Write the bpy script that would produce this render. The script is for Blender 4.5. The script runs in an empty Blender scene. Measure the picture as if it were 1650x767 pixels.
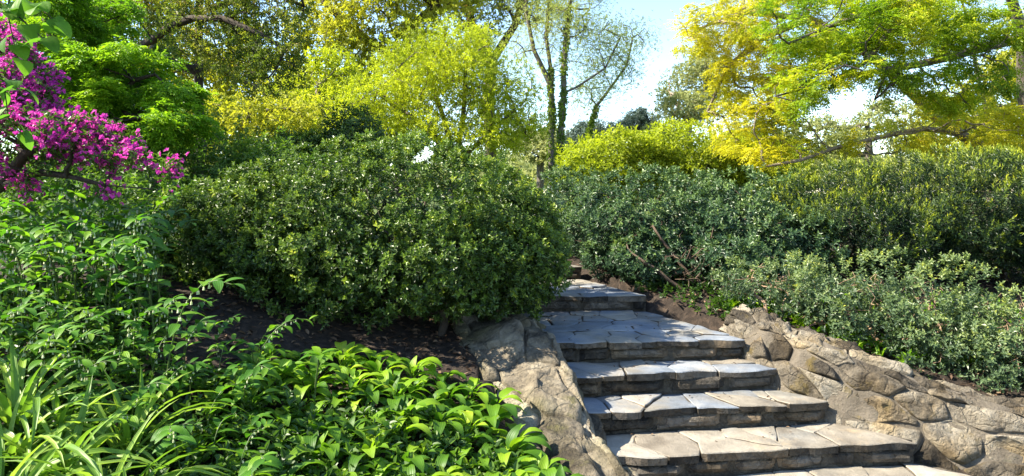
import bpy, math, random
import numpy as np
from mathutils import Vector, Matrix, Euler

R = math.radians
SC = bpy.context.scene
COL = SC.collection

# ------------------------------------------------------------------ camera
FP, HORIZON, HC = 1100.0, 310.0, 1.72          # focal length (photo px), eye-level row, eye height (m)
cam_d = bpy.data.cameras.new('camera')
cam = bpy.data.objects.new('camera', cam_d); COL.objects.link(cam)
cam.location = (0, 0, HC); cam.rotation_euler = (R(90), 0, 0)
cam_d.sensor_width = 36.0; cam_d.lens = 36.0 * FP / 1650.0
cam_d.shift_y = -(383.5 - HORIZON) / 1650.0
cam_d.clip_start = 0.05; cam_d.clip_end = 2000
SC.camera = cam

# ------------------------------------------------------------------ sky and sun
SUN_AZ = math.atan2(-.99, -.10)               # from the left, a touch in front
SUN_EL = R(43)
world = bpy.data.worlds.new('World'); SC.world = world; world.use_nodes = True
wn = world.node_tree
sky = wn.nodes.new('ShaderNodeTexSky'); sky.sky_type = 'NISHITA'; sky.sun_disc = False
sky.sun_elevation = SUN_EL; sky.sun_rotation = SUN_AZ
sky.air_density = 1.0; sky.dust_density = .15; sky.ozone_density = 2.0
bgn = wn.nodes['Background']; bgn.inputs['Strength'].default_value = 0.11
wn.links.new(sky.outputs[0], bgn.inputs['Color'])
sd = bpy.data.lights.new('sun', 'SUN'); sd.energy = 5.0; sd.angle = R(0.55); sd.color = (1.0, 0.92, 0.76)
sun = bpy.data.objects.new('sun', sd); COL.objects.link(sun)
to_sun = Vector((math.sin(SUN_AZ) * math.cos(SUN_EL), math.cos(SUN_AZ) * math.cos(SUN_EL), math.sin(SUN_EL)))
sun.rotation_euler = (-to_sun).to_track_quat('-Z', 'Y').to_euler(); sun.location = to_sun * 60
vs = SC.view_settings
vs.view_transform = 'Standard'; vs.look = 'None'; vs.gamma = 1.0; vs.exposure = 1.9; vs.use_curve_mapping = False
cy = SC.cycles
cy.max_bounces = 7; cy.diffuse_bounces = 4; cy.glossy_bounces = 2; cy.transmission_bounces = 5; cy.transparent_max_bounces = 4
cy.caustics_reflective = False; cy.caustics_refractive = False
cy.use_denoising = True

# ------------------------------------------------------------------ helpers
rng = np.random.default_rng(11)
random.seed(5)

def at(px, py, y):
    """photo pixel + distance -> point"""
    return np.array([(px - 825.0) / FP * y, y, HC - (py - HORIZON) / FP * y])

def unit(v):
    v = np.asarray(v, float)
    return v / np.maximum(np.linalg.norm(v, axis=-1, keepdims=True), 1e-9)

def rnd_dir(n, r=None):
    r = r or rng
    return unit(r.normal(size=(n, 3)))

def smooth(t):
    t = np.clip(t, 0, 1)
    return t * t * (3 - 2 * t)

def _hash(i, j, k, s):
    h = np.sin(i * 127.1 + j * 311.7 + k * 74.7 + s * 53.3) * 43758.5453
    return (h - np.floor(h)) * 2 - 1

def vnoise(P, s=0.0):
    P = np.asarray(P, float)
    f = np.floor(P); t = P - f; t = t * t * (3 - 2 * t)
    i, j, k = f[..., 0], f[..., 1], f[..., 2]
    a, b, c = t[..., 0], t[..., 1], t[..., 2]
    out = 0
    for di in (0, 1):
        for dj in (0, 1):
            for dk in (0, 1):
                w = (a if di else 1 - a) * (b if dj else 1 - b) * (c if dk else 1 - c)
                out = out + w * _hash(i + di, j + dj, k + dk, s)
    return out

class MB:
    """collects vertices, faces and a per-face tint, links them as ONE mesh object"""
    def __init__(self):
        self.v, self.f, self.t, self.n = [], [], [], 0
    def add(self, V, F, tint=None):
        V = np.asarray(V, float).reshape(-1, 3); F = np.asarray(F, np.int64)
        self.v.append(V); self.f.append(F + self.n); self.n += len(V)
        if tint is None: tint = np.zeros(len(F))
        self.t.append(np.broadcast_to(np.asarray(tint, float), (len(F),)))
        return self
    def mesh(self, name, mats, smooth_shade=False, uv=None):
        me = bpy.data.meshes.new(name)
        if self.v:
            V = np.concatenate(self.v)
            me.vertices.add(len(V)); me.vertices.foreach_set('co', V.astype(np.float32).ravel())
            nf = sum(len(f) for f in self.f); nl = sum(f.size for f in self.f)
            me.loops.add(nl)
            me.loops.foreach_set('vertex_index', np.concatenate([f.ravel() for f in self.f]).astype(np.int32))
            tot = np.concatenate([np.full(len(f), f.shape[1]) for f in self.f])
            me.polygons.add(nf)
            me.polygons.foreach_set('loop_start', np.concatenate([[0], np.cumsum(tot)[:-1]]).astype(np.int32))
            me.update(calc_edges=True)
            a = me.attributes.new('tint', 'FLOAT', 'FACE')
            a.data.foreach_set('value', np.concatenate(self.t).astype(np.float32))
            me.polygons.foreach_set('use_smooth', np.full(nf, smooth_shade))
            if uv is not None:
                ul = me.uv_layers.new(name='UVMap')
                vi = np.concatenate([f.ravel() for f in self.f])
                ul.data.foreach_set('uv', np.asarray(uv, np.float32)[vi].ravel())
        for m in (mats if isinstance(mats, (list, tuple)) else [mats]): me.materials.append(m)
        return me
    def build(self, name, mat, parent=None, smooth_shade=False, kind=None):
        return link(name, self.mesh(name, mat, smooth_shade), parent, kind)

def link(name, data, parent=None, kind=None, mat=None):
    o = bpy.data.objects.new(name, data); COL.objects.link(o)
    if parent is not None: o.parent = parent
    if mat is not None: o.matrix_local = mat
    if kind: o['kind'] = kind
    return o

def tag(o, label, cat, group=None, kind=None):
    o['label'] = label
    if cat: o['category'] = cat
    if group: o['group'] = group
    if kind: o['kind'] = kind
    return o

def thing(name, label, cat, loc=(0, 0, 0), rz=0.0, group=None, scale=1.0):
    o = bpy.data.objects.new(name, None); COL.objects.link(o)
    o.location = loc; o.rotation_euler = (0, 0, rz); o.scale = (scale,) * 3
    o.empty_display_size = 0.1
    return tag(o, label, cat, group)

def tube(mb, pts, rad, k=6, tint=0.0, cap=True):
    pts = np.asarray(pts, float); n = len(pts)
    rad = np.broadcast_to(np.asarray(rad, float), (n,))
    T = unit(np.gradient(pts, axis=0))
    ref = np.array([1.0, 0, 0]) if abs(T[0][0]) < 0.8 else np.array([0, 1.0, 0])
    A = np.zeros((n, 3)); a = unit(np.cross(T[0], ref))
    for i in range(n):
        a = a - T[i] * np.dot(a, T[i]); a = a / max(np.linalg.norm(a), 1e-9); A[i] = a
    B = np.cross(T, A)
    th = np.arange(k) / k * 2 * math.pi
    V = pts[:, None] + rad[:, None, None] * (A[:, None] * np.cos(th)[None, :, None] + B[:, None] * np.sin(th)[None, :, None])
    i = np.arange(n - 1)[:, None]; j = np.arange(k)[None]
    F = np.stack([i * k + j, i * k + (j + 1) % k, (i + 1) * k + (j + 1) % k, (i + 1) * k + j], -1).reshape(-1, 4)
    mb.add(V, F, tint)

def leaf_cards(mb, P, D, N, L, W, fold=0.25, bend=0.15, tint=0.0, six=False):
    """folded leaf blades: base P, direction D, upper side N"""
    P = np.asarray(P, float); n = len(P)
    D = unit(D); S = unit(np.cross(D, N)); N = np.cross(S, D)
    L = np.broadcast_to(L, (n,))[:, None]; W = np.broadcast_to(W, (n,))[:, None]
    up = N * fold * W
    tip = P + D * L - N * bend * L
    if not six:
        V = np.stack([P, P + D * L * .45 + S * W * .5 + up, tip, P + D * L * .45 - S * W * .5 + up], 1)
        b = np.arange(n)[:, None] * 4
        F = np.concatenate([b + [[0, 1, 2]], b + [[0, 2, 3]]], 1).reshape(-1, 3)
    else:
        d1 = P + D * L * .3; d2 = P + D * L * .68 - N * bend * .35 * L
        V = np.stack([P, d1 + S * W * .45 + up, d2 + S * W * .42 + up, tip, d2 - S * W * .42 + up, d1 - S * W * .45 + up], 1)
        b = np.arange(n)[:, None] * 6
        F = np.concatenate([b + [[0, 1, 2, 3]], b + [[0, 3, 4, 5]]], 1).reshape(-1, 4)
    t = np.repeat(np.broadcast_to(tint, (n,)), 2)
    mb.add(V, F, t)

def shoots(mb, P, A, k, L, W, lo=35, hi=75, length=0.05, tint=0.0, six=False, fold=.25, bend=.15, tiptint=0.0, r=None):
    """little leafy shoots: k blades spiralled along axis A"""
    r = r or rng
    n = len(P); A = unit(A)
    ref = rnd_dir(n, r); X = unit(np.cross(A, ref)); Y = np.cross(A, X)
    i = np.arange(k)[None, :]
    ph = i * 2.4 + r.uniform(0, 6.28, (n, 1)) + r.normal(0, .25, (n, k))
    th = np.radians(hi + (lo - hi) * (i / max(k - 1, 1)) + r.normal(0, 10, (n, k)))
    rad = X[:, None] * np.cos(ph)[..., None] + Y[:, None] * np.sin(ph)[..., None]
    D = A[:, None] * np.cos(th)[..., None] + rad * np.sin(th)[..., None]
    N = A[:, None] * np.sin(th)[..., None] - rad * np.cos(th)[..., None]
    B = P[:, None] + A[:, None] * (length * (i / k))[..., None]
    sz = r.uniform(.7, 1.15, (n, k)) * (1 - .25 * i / k)
    tt = np.broadcast_to(np.asarray(tint, float).reshape(-1, 1), (n, 1)) + np.asarray(tiptint, float).reshape(-1, 1) * (i / max(k - 1, 1)) ** 2 + r.normal(0, .06, (n, k))
    leaf_cards(mb, B.reshape(-1, 3), D.reshape(-1, 3), N.reshape(-1, 3), (L * sz).ravel(), (W * sz).ravel(), fold, bend, tt.ravel(), six)

def pinnate(mb, P, D, pairs, L, leafL, leafW, droop=.35, tint=0.0, r=None):
    """compound leaves: leaflets in pairs along a drooping midrib"""
    r = r or rng
    n = len(P); D = unit(D)
    S = unit(np.cross(D, np.array([0, 0, 1.0]) + r.normal(0, .25, (n, 3)))); N = np.cross(S, D)
    m = pairs
    Ls = (L * r.uniform(.7, 1.15, n))[:, None]
    for side in (-1, 1):
        for i in range(m):
            s = (i + .6) / m
            B = P + D * Ls * s - np.array([0, 0, 1.0]) * droop * Ls * s * s
            d = unit(D * (.45 + .5 * s) + S * side * (1 - .35 * s) - np.array([0, 0, .25]) + r.normal(0, .12, (n, 3)))
            sz = (1 - .35 * abs(s - .45) * 2) * r.uniform(.8, 1.15, n)
            leaf_cards(mb, B, d, N + r.normal(0, .2, (n, 3)), leafL * sz, leafW * sz, .15, .2, np.asarray(tint) + r.normal(0, .05, n))

# ------------------------------------------------------------------ materials
def nodes_of(m):
    m.use_nodes = True
    nt = m.node_tree; nt.nodes.clear()
    return nt, nt.nodes, nt.links

def ramp(N, stops, interp='LINEAR'):
    r = N.new('ShaderNodeValToRGB'); cr = r.color_ramp; cr.interpolation = interp
    while len(cr.elements) < len(stops): cr.elements.new(.5)
    for e, (p, c) in zip(cr.elements, stops): e.position = p; e.color = (*c, 1)
    return r

def leaf_mat(name, stops, rough=.42, spec=.5, trans=.35, tgain=(1.5, 1.6, .8), island=.16, patch=2.0, patch_amt=.2, perobj=False, veins=False):
    m = bpy.data.materials.new(name); nt, N, Lk = nodes_of(m)
    out = N.new('ShaderNodeOutputMaterial')
    at_ = N.new('ShaderNodeAttribute'); at_.attribute_name = 'tint'
    geo = N.new('ShaderNodeNewGeometry'); tc = N.new('ShaderNodeTexCoord'); oi = N.new('ShaderNodeObjectInfo')
    ns = N.new('ShaderNodeTexNoise'); ns.inputs['Scale'].default_value = patch; ns.inputs['Detail'].default_value = 2
    Lk.new(geo.outputs['Position'], ns.inputs['Vector'])
    def math_(op, a, b):
        n = N.new('ShaderNodeMath'); n.operation = op
        for i, x in enumerate((a, b)):
            if isinstance(x, (int, float)): n.inputs[i].default_value = x
            else: Lk.new(x, n.inputs[i])
        return n.outputs[0]
    rs = oi.outputs['Random'] if perobj else geo.outputs['Random Per Island']
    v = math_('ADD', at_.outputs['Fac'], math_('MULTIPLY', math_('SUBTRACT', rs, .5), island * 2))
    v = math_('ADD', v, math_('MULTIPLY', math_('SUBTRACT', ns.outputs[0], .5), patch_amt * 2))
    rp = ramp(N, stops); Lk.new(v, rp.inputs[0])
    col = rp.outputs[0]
    pb = N.new('ShaderNodeBsdfPrincipled'); pb.inputs['Roughness'].default_value = rough
    pb.inputs['Specular IOR Level'].default_value = spec
    if veins:
        sep = N.new('ShaderNodeSeparateXYZ'); Lk.new(tc.outputs['UV'], sep.inputs[0])
        sn = math_('SINE', math_('MULTIPLY', sep.outputs[0], veins * 6.283), 0)
        bp = N.new('ShaderNodeBump'); bp.inputs['Strength'].default_value = .25; bp.inputs['Distance'].default_value = .0012
        Lk.new(sn, bp.inputs['Height']); Lk.new(bp.outputs[0], pb.inputs['Normal'])
        n2 = N.new('ShaderNodeTexNoise'); n2.inputs['Scale'].default_value = 14; Lk.new(geo.outputs['Position'], n2.inputs['Vector'])
        hs = N.new('ShaderNodeHueSaturation'); Lk.new(col, hs.inputs['Color'])
        Lk.new(math_('ADD', math_('MULTIPLY', sn, .03), math_('ADD', .72, math_('MULTIPLY', n2.outputs[0], .5))), hs.inputs['Value'])
        col = hs.outputs[0]
    Lk.new(col, pb.inputs['Base Color'])
    mx = N.new('ShaderNodeVectorMath'); mx.operation = 'MULTIPLY'; Lk.new(col, mx.inputs[0]); mx.inputs[1].default_value = tgain
    tr = N.new('ShaderNodeBsdfTranslucent'); Lk.new(mx.outputs[0], tr.inputs['Color'])
    ms = N.new('ShaderNodeMixShader'); ms.inputs[0].default_value = trans
    Lk.new(pb.outputs[0], ms.inputs[1]); Lk.new(tr.outputs[0], ms.inputs[2]); Lk.new(ms.outputs[0], out.inputs[0])
    return m

def rough_mat(name, stops, scale=6, detail=8, rough=.85, bump=.4, bdist=.02, stretch=(1, 1, 1), second=None, perobj=.0, fine=60, moss=None, spec=.3, chip=0):
    """stone, soil, bark: noise-mottled colour, relief from several noises"""
    m = bpy.data.materials.new(name); nt, N, Lk = nodes_of(m)
    out = N.new('ShaderNodeOutputMaterial'); pb = N.new('ShaderNodeBsdfPrincipled')
    geo = N.new('ShaderNodeNewGeometry'); mp = N.new('ShaderNodeMapping'); mp.inputs['Scale'].default_value = stretch
    Lk.new(geo.outputs['Position'], mp.inputs[0])
    n1 = N.new('ShaderNodeTexNoise'); n1.inputs['Scale'].default_value = scale; n1.inputs['Detail'].default_value = detail; n1.inputs['Roughness'].default_value = .62
    n2 = N.new('ShaderNodeTexNoise'); n2.inputs['Scale'].default_value = fine; n2.inputs['Detail'].default_value = 6; n2.inputs['Roughness'].default_value = .7
    n3 = N.new('ShaderNodeTexNoise'); n3.inputs['Scale'].default_value = scale * .37; n3.inputs['Detail'].default_value = 4
    for n in (n1, n2, n3): Lk.new(mp.outputs[0], n.inputs['Vector'])
    def math_(op, a, b):
        n = N.new('ShaderNodeMath'); n.operation = op
        for i, x in enumerate((a, b)):
            if isinstance(x, (int, float)): n.inputs[i].default_value = x
            else: Lk.new(x, n.inputs[i])
        return n.outputs[0]
    v = math_('ADD', math_('MULTIPLY', n1.outputs[0], .75), math_('MULTIPLY', n2.outputs[0], .25))
    if perobj:
        oi = N.new('ShaderNodeObjectInfo')
        v = math_('ADD', v, math_('MULTIPLY', math_('SUBTRACT', oi.outputs['Random'], .5), perobj))
    rp = ramp(N, stops); Lk.new(v, rp.inputs[0]); col = rp.outputs[0]
    if second:
        lo, hi, c = second
        f = N.new('ShaderNodeMapRange'); f.inputs['From Min'].default_value = lo; f.inputs['From Max'].default_value = hi
        Lk.new(n3.outputs[0], f.inputs['Value'])
        mix = N.new('ShaderNodeMix'); mix.data_type = 'RGBA'; Lk.new(f.outputs[0], mix.inputs['Factor'])
        Lk.new(col, mix.inputs['A']); mul = N.new('ShaderNodeVectorMath'); mul.operation = 'MULTIPLY'; mul.inputs[1].default_value = c
        Lk.new(col, mul.inputs[0]); Lk.new(mul.outputs[0], mix.inputs['B']); col = mix.outputs['Result']
    if moss:
        lo, hi, c, sc = moss
        n4 = N.new('ShaderNodeTexNoise'); n4.inputs['Scale'].default_value = sc; n4.inputs['Detail'].default_value = 7; n4.inputs['Roughness'].default_value = .7
        Lk.new(geo.outputs['Position'], n4.inputs['Vector'])
        f = N.new('ShaderNodeMapRange'); f.inputs['From Min'].default_value = lo; f.inputs['From Max'].default_value = hi
        Lk.new(n4.outputs[0], f.inputs['Value'])
        mix = N.new('ShaderNodeMix'); mix.data_type = 'RGBA'; Lk.new(f.outputs[0], mix.inputs['Factor'])
        Lk.new(col, mix.inputs['A']); mix.inputs['B'].default_value = (*c, 1); col = mix.outputs['Result']
    Lk.new(col, pb.inputs['Base Color'])
    pb.inputs['Roughness'].default_value = rough; pb.inputs['Specular IOR Level'].default_value = spec
    bp = N.new('ShaderNodeBump'); bp.inputs['Strength'].default_value = bump; bp.inputs['Distance'].default_value = bdist
    h = math_('ADD', math_('MULTIPLY', n1.outputs[0], 1.0), math_('MULTIPLY', n2.outputs[0], .45))
    if chip:
        wv = N.new('ShaderNodeVectorMath'); wv.operation = 'MULTIPLY_ADD'; Lk.new(n1.outputs['Color'], wv.inputs[0]); wv.inputs[1].default_value = (.12,) * 3; Lk.new(geo.outputs['Position'], wv.inputs[2])
        vo = N.new('ShaderNodeTexVoronoi'); vo.inputs['Scale'].default_value = chip; Lk.new(wv.outputs[0], vo.inputs['Vector'])
        ve = N.new('ShaderNodeTexVoronoi'); ve.feature = 'DISTANCE_TO_EDGE'; ve.inputs['Scale'].default_value = chip * .55; Lk.new(wv.outputs[0], ve.inputs['Vector'])
        cr = N.new('ShaderNodeMapRange'); cr.inputs['From Max'].default_value = .05; Lk.new(ve.outputs['Distance'], cr.inputs['Value'])
        h = math_('ADD', h, math_('ADD', math_('MULTIPLY', vo.outputs['Distance'], -.55), math_('MULTIPLY', cr.outputs[0], .25)))
    Lk.new(h, bp.inputs['Height']); Lk.new(bp.outputs[0], pb.inputs['Normal'])
    Lk.new(pb.outputs[0], out.inputs[0])
    return m

M = {}
M['bark_grey'] = rough_mat('bark_grey', [(.3, (.05, .04, .032)), (.7, (.19, .165, .135))], 5, 6, .9, .8, .03, (3, 3, .8))
M['bark_dark'] = rough_mat('bark_dark', [(.3, (.022, .017, .013)), (.7, (.09, .068, .05))], 6, 6, .9, .8, .02, (3, 3, .8))
M['bark_brown'] = rough_mat('bark_brown', [(.3, (.04, .026, .018)), (.7, (.15, .105, .072))], 9, 6, .9, .8, .015)
M['bark_tan'] = rough_mat('bark_tan', [(.3, (.13, .1, .07)), (.7, (.34, .28, .21))], 5, 6, .9, .7, .02, (3, 3, .8))
M['twig_red'] = rough_mat('twig_red', [(.3, (.12, .07, .042)), (.7, (.36, .25, .16))], 9, 5, .85, .5, .01)
M['slate'] = rough_mat('slate', [(.28, (.10, .112, .128)), (.5, (.17, .19, .22)), (.72, (.275, .285, .295))], 5.5, 10, .62, .8, .02,
                       second=(.44, .60, (1.25, 1.02, .74)), perobj=.22, fine=70, spec=.4)
M['slate_tan'] = rough_mat('slate_tan', [(.28, (.13, .11, .085)), (.5, (.235, .206, .163)), (.72, (.36, .32, .26))], 6, 10, .7, .8, .02,
                       second=(.5, .64, (.8, .87, .97)), perobj=.25, fine=70, spec=.35, moss=(.56, .72, (.30, .235, .15), 2.5))
M['riser'] = rough_mat('riser', [(.28, (.03, .026, .021)), (.5, (.10, .086, .068)), (.72, (.24, .20, .155))], 9, 11, .88, 1.0, .05,
                       second=(.45, .6, (1.15, 1.0, .8)), perobj=.3, fine=80, chip=16)
M['mortar'] = rough_mat('mortar', [(.3, (.07, .058, .043)), (.7, (.185, .155, .118))], 9, 10, .92, 1.0, .03, fine=90, moss=(.56, .7, (.09, .09, .05), 5))
M['mortar_dark'] = rough_mat('mortar_dark', [(.3, (.045, .038, .029)), (.7, (.17, .142, .105))], 10, 10, .95, 1.0, .04, fine=90, chip=18)
M['rubble'] = rough_mat('rubble', [(.30, (.05, .041, .03)), (.49, (.18, .150, .110)), (.74, (.40, .35, .27))], 7, 12, .92, 1.0, .09,
                        second=(.5, .64, (.9, .78, .58)), perobj=.45, fine=65, moss=(.55, .68, (.15, .11, .035), 4.5), chip=11)
M['boulder'] = rough_mat('boulder', [(.28, (.075, .06, .042)), (.48, (.27, .225, .16)), (.74, (.50, .435, .33))], 6, 12, .92, 1.0, .09,
                         second=(.46, .62, (.6, .62, .5)), perobj=.34, fine=50, moss=(.58, .72, (.13, .12, .04), 3.5), chip=9)
M['litter'] = leaf_mat('litter', [(0, (.03, .018, .012)), (.5, (.09, .055, .034)), (1, (.24, .16, .10))], .8, .2, .1, (1, 1, 1), .45)

# ground: dark mulch under the planting, rough grass far off
def ground_mat():
    m = rough_mat('soil', [(.3, (.010, .007, .005)), (.5, (.030, .021, .015)), (.75, (.10, .068, .046))], 18, 10, .95, .9, .03, fine=90)
    N, Lk = m.node_tree.nodes, m.node_tree.links
    pb = [n for n in N if n.type == 'BSDF_PRINCIPLED'][0]; src = pb.inputs['Base Color'].links[0].from_socket
    geo = N.new('ShaderNodeNewGeometry'); sp = N.new('ShaderNodeSeparateXYZ'); Lk.new(geo.outputs['Position'], sp.inputs[0])
    f = N.new('ShaderNodeMapRange'); f.inputs['From Min'].default_value = 9; f.inputs['From Max'].default_value = 14; Lk.new(sp.outputs[1], f.inputs['Value'])
    ns = N.new('ShaderNodeTexNoise'); ns.inputs['Scale'].default_value = 1.5; ns.inputs['Detail'].default_value = 8
    Lk.new(geo.outputs['Position'], ns.inputs['Vector'])
    g = ramp(N, [(.3, (.035, .06, .012)), (.7, (.10, .14, .03))]); Lk.new(ns.outputs[0], g.inputs[0])
    mix = N.new('ShaderNodeMix'); mix.data_type = 'RGBA'; Lk.new(f.outputs[0], mix.inputs['Factor']); Lk.new(src, mix.inputs['A']); Lk.new(g.outputs[0], mix.inputs['B'])
    Lk.new(mix.outputs['Result'], pb.inputs['Base Color'])
    return m
M['ground'] = ground_mat()

M['holly'] = leaf_mat('holly_leaf', [(0, (.020, .036, .008)), (.42, (.062, .116, .018)), (.8, (.195, .28, .03)), (1, (.30, .35, .035))], .42, .42, .2)
M['box_blue'] = leaf_mat('box_leaf', [(0, (.014, .034, .016)), (.42, (.045, .092, .040)), (.85, (.13, .20, .05)), (1, (.24, .29, .06))], .42, .42, .18)
M['yew'] = leaf_mat('yew_leaf', [(0, (.012, .030, .013)), (.42, (.034, .068, .020)), (.75, (.20, .26, .025)), (1, (.42, .44, .03))], .42, .4, .2)
M['sprawl'] = leaf_mat('sprawl_leaf', [(0, (.026, .050, .028)), (.45, (.11, .165, .072)), (.85, (.22, .27, .08)), (1, (.34, .36, .05))], .42, .45, .32)
M['green_bright'] = leaf_mat('green_bright', [(0, (.06, .15, .010)), (.5, (.15, .30, .015)), (1, (.32, .46, .025))], .45, .35, .52, (1.4, 1.4, .6))
M['green_mid'] = leaf_mat('green_mid', [(0, (.028, .065, .010)), (.5, (.075, .15, .016)), (1, (.20, .28, .03))], .45, .5, .4)
M['lime'] = leaf_mat('lime', [(0, (.16, .21, .014)), (.5, (.33, .39, .020)), (1, (.50, .54, .032))], .5, .3, .52, (1.25, 1.25, .6))
M['yellow'] = leaf_mat('yellow', [(0, (.22, .27, .016)), (.4, (.42, .43, .022)), (.75, (.58, .52, .026)), (1, (.66, .56, .035))], .5, .3, .52, (1.25, 1.25, .6))
M['yellow_far'] = leaf_mat('yellow_far', [(0, (.16, .19, .018)), (.5, (.32, .34, .03)), (1, (.48, .46, .06))], .55, .3, .5, (1.3, 1.3, .6))
M['locust_green'] = leaf_mat('locust_green', [(0, (.08, .15, .012)), (.4, (.17, .28, .018)), (.75, (.36, .42, .024)), (1, (.55, .50, .03))], .45, .35, .55, (1.4, 1.4, .5))
M['bronze'] = leaf_mat('bronze', [(0, (.035, .06, .010)), (.5, (.10, .14, .018)), (.85, (.19, .19, .03)), (1, (.26, .13, .04))], .5, .3, .45)
M['pale'] = leaf_mat('pale', [(0, (.16, .19, .06)), (.5, (.28, .31, .11)), (1, (.44, .45, .20))], .6, .3, .4, (1.1, 1.1, .8))
M['silver'] = leaf_mat('silver', [(0, (.20, .26, .07)), (.5, (.36, .42, .11)), (1, (.52, .54, .16))], .6, .3, .5, (1.1, 1.1, .8))
M['blue_conifer'] = leaf_mat('blue_conifer', [(0, (.05, .085, .075)), (1, (.13, .18, .15))], .6, .3, .1)
M['petal'] = leaf_mat('petal', [(0, (.34, .02, .25)), (.5, (.62, .05, .40)), (.85, (.76, .11, .48)), (1, (.80, .20, .40))], .5, .3, .4, (1.2, 1.2, 1.2))
M['hosta'] = leaf_mat('hosta_leaf', [(0, (.045, .12, .010)), (.5, (.11, .23, .013)), (.9, (.22, .35, .018)), (1, (.30, .40, .025))], .46, .32, .4, veins=6, perobj=True, island=.48, patch=3, patch_amt=.25)
M['seal'] = leaf_mat('seal_leaf', [(0, (.03, .10, .010)), (.5, (.075, .20, .014)), (1, (.20, .34, .018))], .48, .3, .42, veins=5, perobj=True, island=.35, patch=2, patch_amt=.3)
M['blade'] = leaf_mat('blade_leaf', [(0, (.08, .17, .02)), (.5, (.17, .29, .035)), (1, (.33, .43, .07))], .42, .35, .35, veins=4, perobj=True, island=.3)
M['ivy'] = leaf_mat('ivy_leaf', [(0, (.05, .09, .015)), (.5, (.12, .18, .02)), (1, (.26, .32, .03))], .5, .3, .4)
M['heart'] = leaf_mat('heart_leaf', [(0, (.05, .13, .02)), (1, (.15, .30, .025))], .5, .2, .55, veins=3, perobj=True, island=.4)
M['stem_green'] = leaf_mat('stem_green', [(0, (.06, .10, .02)), (1, (.14, .20, .04))], .5, .4, .1, perobj=True)
M['bell'] = leaf_mat('bell_flower', [(0, (.55, .60, .36)), (1, (.75, .76, .55))], .5, .4, .4, (1, 1, 1))

# ------------------------------------------------------------------ stair layout (front edge: left, right, tread height)
Z = .15
STEPS = [  # left xy, right xy, tread z
    ((.62, 3.30), (3.50, 3.45), 0.0),
    ((.60, 4.06), (2.56, 4.33), Z),
    ((.48, 4.42), (2.16, 4.66), 2 * Z),
    ((.40, 4.72), (1.92, 4.96), 3 * Z),
    ((.26, 5.09), (1.78, 5.22), 4 * Z),
    ((-.25, 6.40), (1.27, 6.46), 5 * Z),
    ((-.40, 7.45), (.77, 7.60), 6 * Z),
    ((-.60, 8.60), (.30, 8.70), 7 * Z),
    ((-.80, 9.80), (.05, 9.90), 7 * Z),
]

def ground_z(x, y):
    x = np.asarray(x, float); y = np.asarray(y, float)
    left = .36 + .47 * smooth((-x - .2) / 2.7) + .13 * np.clip(y - 3.2, -1.6, 2.2)
    right = .30 + .2 * np.clip(y - 4.3, -1.5, 3.0)
    left = left - .14 * smooth((x + .6) / .7) * smooth((4.6 - y) / .8)
    right = right - .05 * np.clip(x - 3, 0, 2)
    w = smooth((x - .2) / 1.4)
    g = left * (1 - w) + right * w
    far = .95 + .55 * smooth((y - 9) / 12)
    g = g * (1 - smooth((y - 6.5) / 3)) + far * smooth((y - 6.5) / 3)
    g = g + .02 * vnoise(np.stack([x * 3, y * 3, 0 * x], -1)) + .08 * vnoise(np.stack([x * .4, y * .4, 0 * x], -1)) * smooth((y - 9) / 6)
    # stair cutting and the foot of the steps
    lx = np.interp(y, [0, 3.1, 3.6, 4.06, 4.4, 4.7, 5.1, 5.5, 6.4, 9.8], [.45, .32, .2, .05, -.1, -.18, -.25, -.25, -.3, -.85])
    rx = np.interp(y, [0, 2.5, 4.1, 4.4, 4.6, 4.72, 5.0, 5.2, 5.4, 5.7, 5.9, 6.46, 7.6, 9.9], [20, 9, 4.2, 3.5, 3.0, 2.7, 2.38, 2.2, 2.05, 1.92, 1.8, 1.32, .85, .1])
    zs = np.interp(y, [4.0, 4.4, 5.1, 6.4, 7.5, 8.6], [-.15, .0, .35, .55, .68, .8])
    inside = (x > lx) & (x < rx) & (y < 9.8)
    g = np.where(inside, np.minimum(g, zs), g)
    g = np.where((y < 1.4), np.minimum(g, -.03), g)
    g = np.where((y < 3.3) & (x > .6), np.minimum(g, -.03), g)
    return g

def gz(x, y): return float(ground_z(x, y))

xs = np.unique(np.concatenate([np.linspace(-6, 8, 113), np.linspace(-20, 24, 70), np.array([-900, -500, -250, -120, -60, -35, 35, 60, 120, 250, 500, 900])]))
ys = np.unique(np.concatenate([np.linspace(-1, 9, 90), np.linspace(9, 40, 60), np.array([-300, -100, -30, -8, 55, 80, 130, 250, 500, 1000])]))
GX, GY = np.meshgrid(xs, ys)
nx, ny = len(xs), len(ys)
i, j = np.meshgrid(np.arange(nx - 1), np.arange(ny - 1)); q = (j * nx + i).ravel()
mb = MB().add(np.stack([GX, GY, ground_z(GX, GY)], -1), np.stack([q, q + 1, q + nx + 1, q + nx], -1))
g = mb.build('ground', M['ground'], smooth_shade=True, kind='structure'); g['label'] = 'dark mulch and soil of the planting beds'

# ------------------------------------------------------------------ polygon tools for stones
def clip(poly, p, n):
    out = []
    for a, b in zip(poly, poly[1:] + poly[:1]):
        da, db = np.dot(a - p, n), np.dot(b - p, n)
        if da <= 0: out.append(a)
        if (da < 0 < db) or (db < 0 < da): out.append(a + (b - a) * (da / (da - db)))
    return out

def voronoi(bound, seeds):
    cells = []
    for i, s in enumerate(seeds):
        c = [np.array(p, float) for p in bound]
        for j, t in enumerate(seeds):
            if i != j and len(c) > 2: c = clip(c, (s + t) / 2, t - s)
        if len(c) > 2: cells.append(c)
    return cells

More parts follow.
